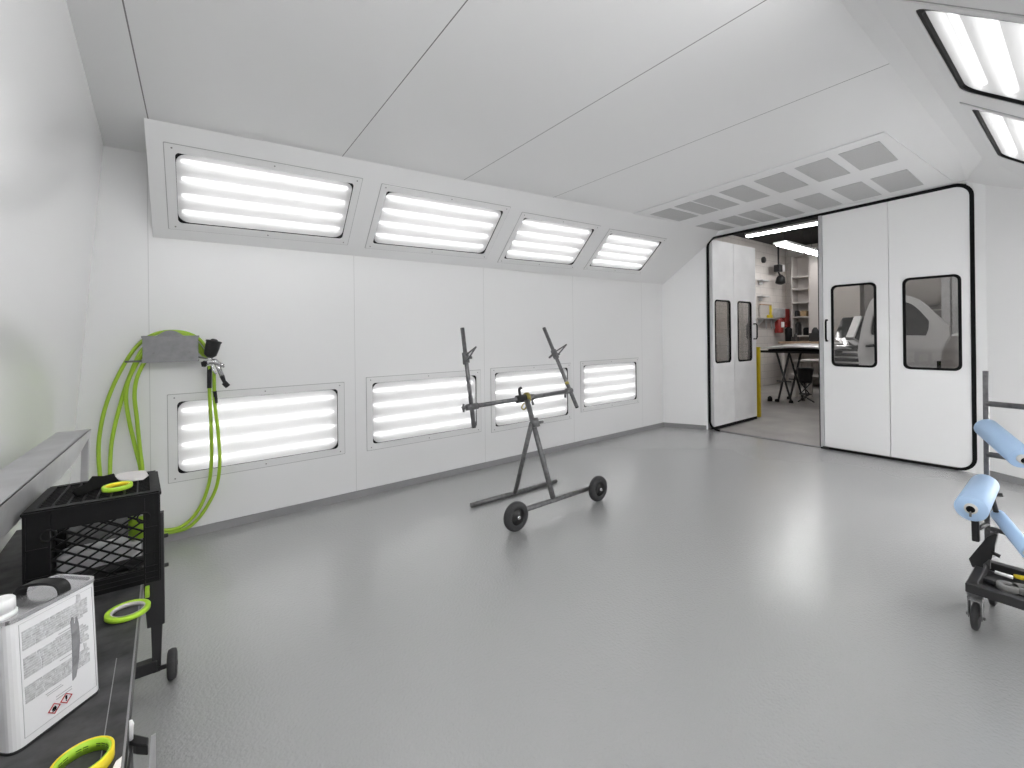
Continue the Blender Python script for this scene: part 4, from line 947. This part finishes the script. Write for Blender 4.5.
# milk crate, upside down
z0, z1 = TZ + .001, 1.042
FL, FR, BR, BL = V((-.378, 1.716, z0)), V((-.095, 1.708, z0)), V((-.119, 1.985, z0)), V((-.375, 1.972, z0))
root = thing('milk_crate', 'black plastic milk crate upside down on the bench', 'crate', ((FL + BR)/2))
def crate_wall(fr, W, H, step=.048):
    """one lattice side in the frame (origin, u, v, n)"""
    O, u, v, n = fr; t = .012; b = MB()
    def bx(a0, b0, a1, b1, c0=0, c1=t): b.obox(O + u*a0 + v*b0 - n*c1, u*(a1-a0), v*(b1-b0), n*(c1-c0))
    bx(0, 0, .05, H); bx(W-.036, 0, W, H); bx(.05, 0, W-.036, .045); bx(.05, H-.058, W-.036, H)
    for z in (.012, .03, .048, H-.008, H*.33, H*.62):            # moulded ribs
        bx(0, z-.002, .05, z+.002, -.003, 0); bx(W-.036, z-.002, W, z+.002, -.003, 0)
    for z in (.012, .026, .04): bx(.05, z-.002, W-.036, z+.002, -.003, 0)
    bx(0, H-.006, W, H, -.006, 0)
    for a in (.0, .047, W-.037, W-.004): bx(a, 0, a+.004, H, -.003, 0)
    a0, a1, c0_, c1_ = .05, W-.036, .045, H-.058; sp = step
    for sg in (1, -1):
        k = -20
        while k < 40:
            s0 = k*sp; pts = []
            # line: y = sg*(x - s0)*.75 clipped to the window
            f = lambda x: c0_ + (c1_-c0_)*.5 + sg*.62*(x - (a0+a1)/2 - s0)
            xs_ = [a0 + (a1-a0)*i/60 for i in range(61)]; seg_ = [x for x in xs_ if c0_ <= f(x) <= c1_]
            if len(seg_) > 2:
                p, q = (seg_[0], f(seg_[0])), (seg_[-1], f(seg_[-1]))
                b.bar(O + u*p[0] + v*p[1] - n*.006, O + u*q[0] + v*q[1] - n*.006, .0045, .0045, n)
            k += 1
    for cx in (.046, W-.036):                                    # round stacking bosses
        b.lathe(O + u*cx + v*(H*.745) - n*.008, n, [(0, .013), (0, .017), (.012, .017), (.012, .013)], 20, closed=True)
    return b
for A4, B4, st4 in ((FL, FR, .048), (FR, BR, .075), (BR, BL, .10), (BL, FL, .075)):
    u4 = (B4 - A4).normalized(); crate_wall((A4, u4, Z3, u4.cross(Z3)), (B4 - A4).length, z1-z0-.004, st4).build('lattice_side', 'crate', root)
gt = MB(); rim = .07
def bl(a, c): return (FL*(1-a) + FR*a)*(1-c) + (BL*(1-a) + BR*a)*c
def gpt(a, c, z=0): p = bl(a, c); return V((p.x, p.y, z1 + z))
gfr = (V((0, 0, z1 - .006)), X3, Y3, Z3)
q2 = lambda L_: [(p.x, p.y) for p in L_]
gt.plate(gfr, q2([gpt(0, 0), gpt(1, 0), gpt(1, 1), gpt(0, 1)]), [q2([gpt(rim, rim), gpt(1-rim, rim), gpt(1-rim, 1-rim), gpt(rim, 1-rim)])], 0, .006)
for i in range(1, 8): a = rim + (1-2*rim)*i/8; gt.bar(gpt(a, rim, -.005), gpt(a, 1-rim, -.005), .004, .009)
for i in range(1, 14): a = rim + (1-2*rim)*i/14; gt.bar(gpt(rim, a, -.006), gpt(1-rim, a, -.006), .003, .006)
gt.bar(gpt(-.01, -.008, -.009), gpt(1.01, -.008, -.009), .006, .007); gt.bar(gpt(1.008, 0, -.009), gpt(1.008, 1, -.009), .006, .007)
gt.build('grid_bottom', 'crate', root)
CZ = z1
# tape on crate
def tape(label, c, r, h, outer='lime', core='tape_core', tilt=(0, 0, 1), wall=.012, inner=None, group='rolls of masking tape'):
    ax = V(tilt).normalized(); ro = thing('tape_roll', label, 'tape', c, group)
    MB().lathe(c, ax, [(0, r - wall), (0, r - .001), (.001, r), (h - .001, r), (h, r - .001), (h, r - wall)], 48, closed=True).build('tape', outer, ro)
    MB().lathe(c, ax, [(.0005, r - wall - .003), (.0005, r - wall), (h - .0005, r - wall), (h - .0005, r - wall - .003)], 48, closed=True).build('core', core, ro)
    return ro
q = atz(117.5, 489, CZ); tape('lime tape roll with yellow inside lying on the upturned crate', q + V((0, 0, .001)), .036, .013, 'lime', 'tape_y', wall=.006)
q = atz(126, 613, TZ); tape('thin lime tape roll lying on the bench top below the crate', V((ex(1.55) - .020, 1.55, TZ + .003)), .047, .011, 'lime', 'rag', (.03, 0, 1), .011)
q = V((-.163, 1.035, TZ + .0015)); t3 = tape('yellow tape roll with printed lime core at the near end of the bench', q, .041, .021, 'tape_y', 'lime', (0, 0, 1), .004)
pr_ = MB()
for k in range(9):
    a = .45 + k*.26; rr = .041 - .0072
    if k in (3, 6): continue
    for zz in (.008, .012):
        pr_.obox(q + V((rr*math.cos(a), rr*math.sin(a), zz)), V((-math.sin(a), math.cos(a), 0))*.008, V((0, 0, .0018)), V((-math.cos(a), -math.sin(a), 0))*.0006)
pr_.build('core_print', 'lime_d', t3)
# rag and black cloth on the crate
def blob_sheet(name, mt, label, cat, px, z, th, amp):
    P = [atz(x, y, z) for x, y in px]; c_ = sum(P, V())/len(P); b = MB(); n = len(P)
    rings = [1, .93, .7, .4]; vs = []
    for j, k in enumerate(rings):
        for i, p in enumerate(P):
            vs.append(c_ + (p - c_)*k + Z3*((0 if j == 0 else th*(1 - .3*(k > .9)) + amp*math.sin(3*i + 2.1*j)*(1 if j < 3 else .4))))
    vs.append(c_ + Z3*(th + amp*.5))
    fs = [(j*n + i, j*n + (i+1) % n, (j+1)*n + (i+1) % n, (j+1)*n + i) for j in range(3) for i in range(n)] + [(3*n + i, 3*n + (i+1) % n, 4*n) for i in range(n)] + [tuple(range(n))[::-1]]
    b.add(vs, fs, True); return tag(b.build(name, mt, None, c_), label, cat)
blob_sheet('glove', 'cloth', 'crumpled black glove on the upturned crate behind the tape', 'glove', [(72, 493), (86, 484), (92, 478), (104, 476.5), (115, 475), (119, 480), (112, 485), (98, 489), (86, 494), (77, 497)], CZ + .001, .008, .002)
blob_sheet('rag', 'rag', 'pale folded rag on the far corner of the upturned crate', 'rag', [(112, 478), (118, 474.5), (132, 472.5), (146, 471), (149, 475.5), (143, 480), (132, 481.5), (121, 481)], CZ + .001, .007, .0012)
# contents seen through the lattice
tag(MB().box((-.345, 1.86, TZ + .002), (-.15, 1.93, TZ + .085)).build('paint_box', 'can', None, (-.24, 1.9, TZ), .01), 'pale box standing inside the upturned crate', 'box')
tag(MB().tube([(-.33, 1.80, TZ + .025), (-.14, 1.83, TZ + .025)], [.022, .016], 12).build('sanding_block', 'steel_d', None, (-.24, 1.81, TZ)), 'dark sanding block lying in front of the pale box in the crate', 'tool')
q = V((-.125, 1.80, TZ + .1))
tape('tall lime tape roll standing inside the crate behind the lattice', V((-.155, 1.88, TZ + .088)), .028, .07, 'lime', 'rag')
# black gloves behind the crate
cg = MB(); 
for k in range(6): cg.tube(curve([(-.47 + .012*k, 1.70 - .05*k, TZ + .012), (-.45 + .01*k, 1.66 - .045*k, TZ + .05 + .012*(k % 3)), (-.41 + .008*k, 1.64 - .05*k, TZ + .018)], 4), [.016, .02, .021, .02, .018, .02, .022, .02, .016], 8)
tag(cg.build('work_gloves', 'cloth', None, (-.44, 1.6, TZ)), 'pile of black work gloves on the bench left of the crate', 'gloves')
# lime tape hung on the bench leg
q = V((EX + .0, ye1 - .043, .60))
tape('lime tape roll hung on the bench leg below the crate', aty(146.5, 592, ye1 - .045) + V((-.004, 0, 0)), .024, .014, 'lime', 'tape_y', (1, 0, 0))

# solvent can
b1, b2 = atz(14, 757, TZ), atz(99.5, 692, TZ)
cu = (b2 - b1).normalized(); cv = V((-cu.y, cu.x, 0)); W = (b2 - b1).length + .007; CDp = .098; CH = .236; CZ3 = (Z3 - cu*.035)
root = thing('solvent_can', 'white rectangular solvent can with black handle on the bench', 'can', b1 + cu*W/2 + cv*CDp/2)
cfr = (b1, cu, cv, CZ3)
MB().plate(cfr, rrect(0, 0, W, CDp, .016, 5), [], 0, CH).build('body', 'can', root)
MB().plate(cfr, rrect(-.0015, -.0015, W+.0015, CDp+.0015, .017, 5), [rrect(.004, .004, W-.004, CDp-.004, .013, 5)], CH - .002, CH + .005).build('rim', 'tin', root)
MB().plate(cfr, rrect(.003, .003, W-.003, CDp-.003, .014, 5), [], CH - .003, CH + .0015).build('lid', 'tin', root)
MB().plate(cfr, rrect(-.0012, -.0012, W+.0012, CDp+.0012, .017, 5), [], 0, .005).build('bottom_seam', 'steel_d', root)
hz = CH + .0015
def cpt(a, d, z): return b1 + cu*a + cv*d + CZ3*z
hc = W*.66
hp2 = curve([cpt(hc, .010, hz), cpt(hc, .013, hz + .012), cpt(hc - .002, .024, hz + .022), cpt(hc - .008, .05, hz + .025), cpt(hc - .016, .076, hz + .022), cpt(hc - .02, .086, hz + .012), cpt(hc - .021, .089, hz)], 5)
hm = MB()
for i in range(len(hp2)-1):
    p, q = hp2[i], hp2[i+1]; t = (q-p); hm.obox(p - cu*.010 - t.normalized()*.0006, t*1.08, cu*.020, t.normalized().cross(cu)*.005)
hm.build('handle', 'plastic_k', root)
cpn = cpt(W*.12, CDp*.42, hz)
MB().lathe(cpn, Z3, [(0, .022), (.006, .022), (.006, .019), (.010, .019), (.010, .020), (.028, .0195), (.031, .017)], 28).build('screw_cap', 'cap', root)
# printing on the front: pale text blocks, a dark brush-like figure and two red hazard diamonds
ffr = (b1, cu, CZ3, -cv)
def ink(rects, name, m, off=.0008, par=None):
    b = MB()
    for r in rects: b.plate(ffr, [(r[0], r[1]), (r[2], r[1]), (r[2], r[3]), (r[0], r[3])], [], .0, off)
    return b.build(name, m, par or root)
bw = W
lines = []
for (za, zb__) in ((.176, .212), (.124, .163), (.078, .110)):
    n = 8; 
    for k in range(n):
        z = za + (zb__-za)*k/n; x = .020
        while x < bw - .03:
            w = random.uniform(.012, .03); x2 = min(x + w, bw - .022); lines.append((x, z, x2, z + (zb__-za)/n*.8)); x = x2 + .0015
ink(lines, 'label_text', 'can_grey')
ink([(.016, .018, bw-.012, .0184), (.016, .226, bw-.012, .2264), (.016, .018, .0164, .226), (bw-.0124, .018, bw-.012, .226)], 'label_border', 'can_line')
ink([(.075, .168, .105, .1695), (.07, .163, .10, .1645), (.075, .116, .105, .1175), (.05, .070, .075, .0712), (.052, .066, .078, .0672), (.066, .052, .092, .0535), (.066, .047, .092, .0485)], 'label_headings', 'can_line')
sb_ = MB()
fig = [(.094, .062), (.100, .066), (.106, .095), (.110, .132), (.109, .168), (.1065, .184), (.1045, .184), (.1035, .172), (.1015, .172), (.1005, .186), (.0975, .188), (.0955, .180), (.096, .150), (.096, .120), (.0945, .09)]
sb_.plate(ffr, fig, [], 0, .0012); sb_.build('label_figure', 'can_dark', root)
for q_ in ([(.108, .226), (.114, .224), (.1165, .188), (.110, .183), (.106, .205)], [(.116, .122), (.121, .120), (.122, .100), (.118, .094)], [(.088, .105), (.092, .105), (.092, .085), (.088, .085)]):
    MB().plate(ffr, q_, [], 0, .0011).build('label_shading', 'can_grey', root)
for cx, cz in ((.062, .034), (.082, .037)):
    R = .0105
    MB().plate(ffr, [(cx, cz-R), (cx+R, cz), (cx, cz+R), (cx-R, cz)], [[(cx, cz-R*.8), (cx+R*.8, cz), (cx, cz+R*.8), (cx-R*.8, cz)]], 0, .0011).build('hazard_diamond', 'red', root)
    pm = MB()
    if cx < .07: pm.plate(ffr, [(cx-.003, cz-.003), (cx+.003, cz-.003), (cx+.0035, cz), (cx+.001, cz+.005), (cx, cz+.002), (cx-.001, cz+.004), (cx-.0035, cz)], [], 0, .001); pm.plate(ffr, [(cx-.0035, cz-.005), (cx+.0035, cz-.005), (cx+.0035, cz-.004), (cx-.0035, cz-.004)], [], 0, .001)
    else: pm.plate(ffr, [(cx-.001, cz-.002), (cx+.001, cz-.002), (cx+.0016, cz+.0055), (cx-.0016, cz+.0055)], [], 0, .001); pm.plate(ffr, [(cx-.001, cz-.005), (cx+.001, cz-.005), (cx+.001, cz-.0033), (cx-.001, cz-.0033)], [], 0, .001)
    pm.build('hazard_symbol', 'black', root)
# bottle just inside the picture at the left
q = V((-.342, 1.345, TZ))
root = thing('white_bottle', 'white plastic bottle cut off by the left picture edge', 'bottle', q)
MB().lathe(q, Z3, [(0, .034), (.004, .036), (.13, .036), (.16, .026), (.172, .016), (.178, .016)], 24).build('body', 'cap', root)
MB().lathe(q + Z3*.176, Z3, [(0, .018), (.025, .018), (.027, .015)], 20).build('bottle_cap', 'cap', root)

# clamp at the near end of the bench edge
root = thing('edge_clamp', 'black clamp with white knob on the bench edge at the bottom', 'clamp', (EX + .02, 1.05, TZ - .08))
a, b_ = atz(131, 731, TZ - .05), atz(150, 735, TZ - .05)
MB().prism([atz(128, 731, TZ-.05), atz(137, 734, TZ-.05), atz(149, 736.5, TZ-.05), atz(148, 746, TZ-.05), atz(136, 745, TZ-.05), atz(129, 743, TZ-.05)], (0, 0, -.02)).build('jaw', 'plastic_k', root, bevel=.003)
q = atz(130.5, 724, TZ - .01); MB().lathe(q - Z3*.03, Z3, [(0, .004), (.02, .0045), (.028, .0055), (.036, .003)], 12).build('knob', 'cap', root)['label'] = 'white knob'
q1 = atz(151, 737, TZ - .05); MB().prism([q1, q1 + V((.007, .002, 0)), q1 + V((.006, .002, -.09)), q1 + V((-.006, .0, -.09))], (0, .004, 0)).build('strap', 'galv', root)
MB().box((ex(1.0) + .006, .98, TZ - .14), (ex(1.0) + .010, 1.06, TZ - .012)).build('bracket', 'plastic_k', root)
p_ = [atz(x, y, TZ + .001) for x, y in ((113, 768), (116, 762), (122, 757), (121, 766), (119, 775))]
tag(MB().prism(p_, (0, 0, .0015)).build('paper_scrap', 'cap', None, p_[2]), 'white paper scrap beside the yellow tape at the bench edge', 'paper')

# ------------------------------------------------------------------ world, view
w = bpy.data.worlds.new('world'); SC.world = w; w.use_nodes = True
w.node_tree.nodes['Background'].inputs[0].default_value = (.02, .02, .02, 1)
SC.view_settings.view_transform = 'Standard'; SC.view_settings.look = 'None'
SC.view_settings.gamma = 1; SC.view_settings.use_curve_mapping = False
SC.view_settings.exposure = 0.22
SC.cycles.max_bounces = 12; SC.cycles.diffuse_bounces = 8; SC.cycles.glossy_bounces = 4; SC.cycles.transparent_max_bounces = 16
SC.cycles.use_denoising = True; SC.cycles.sample_clamp_indirect = 10
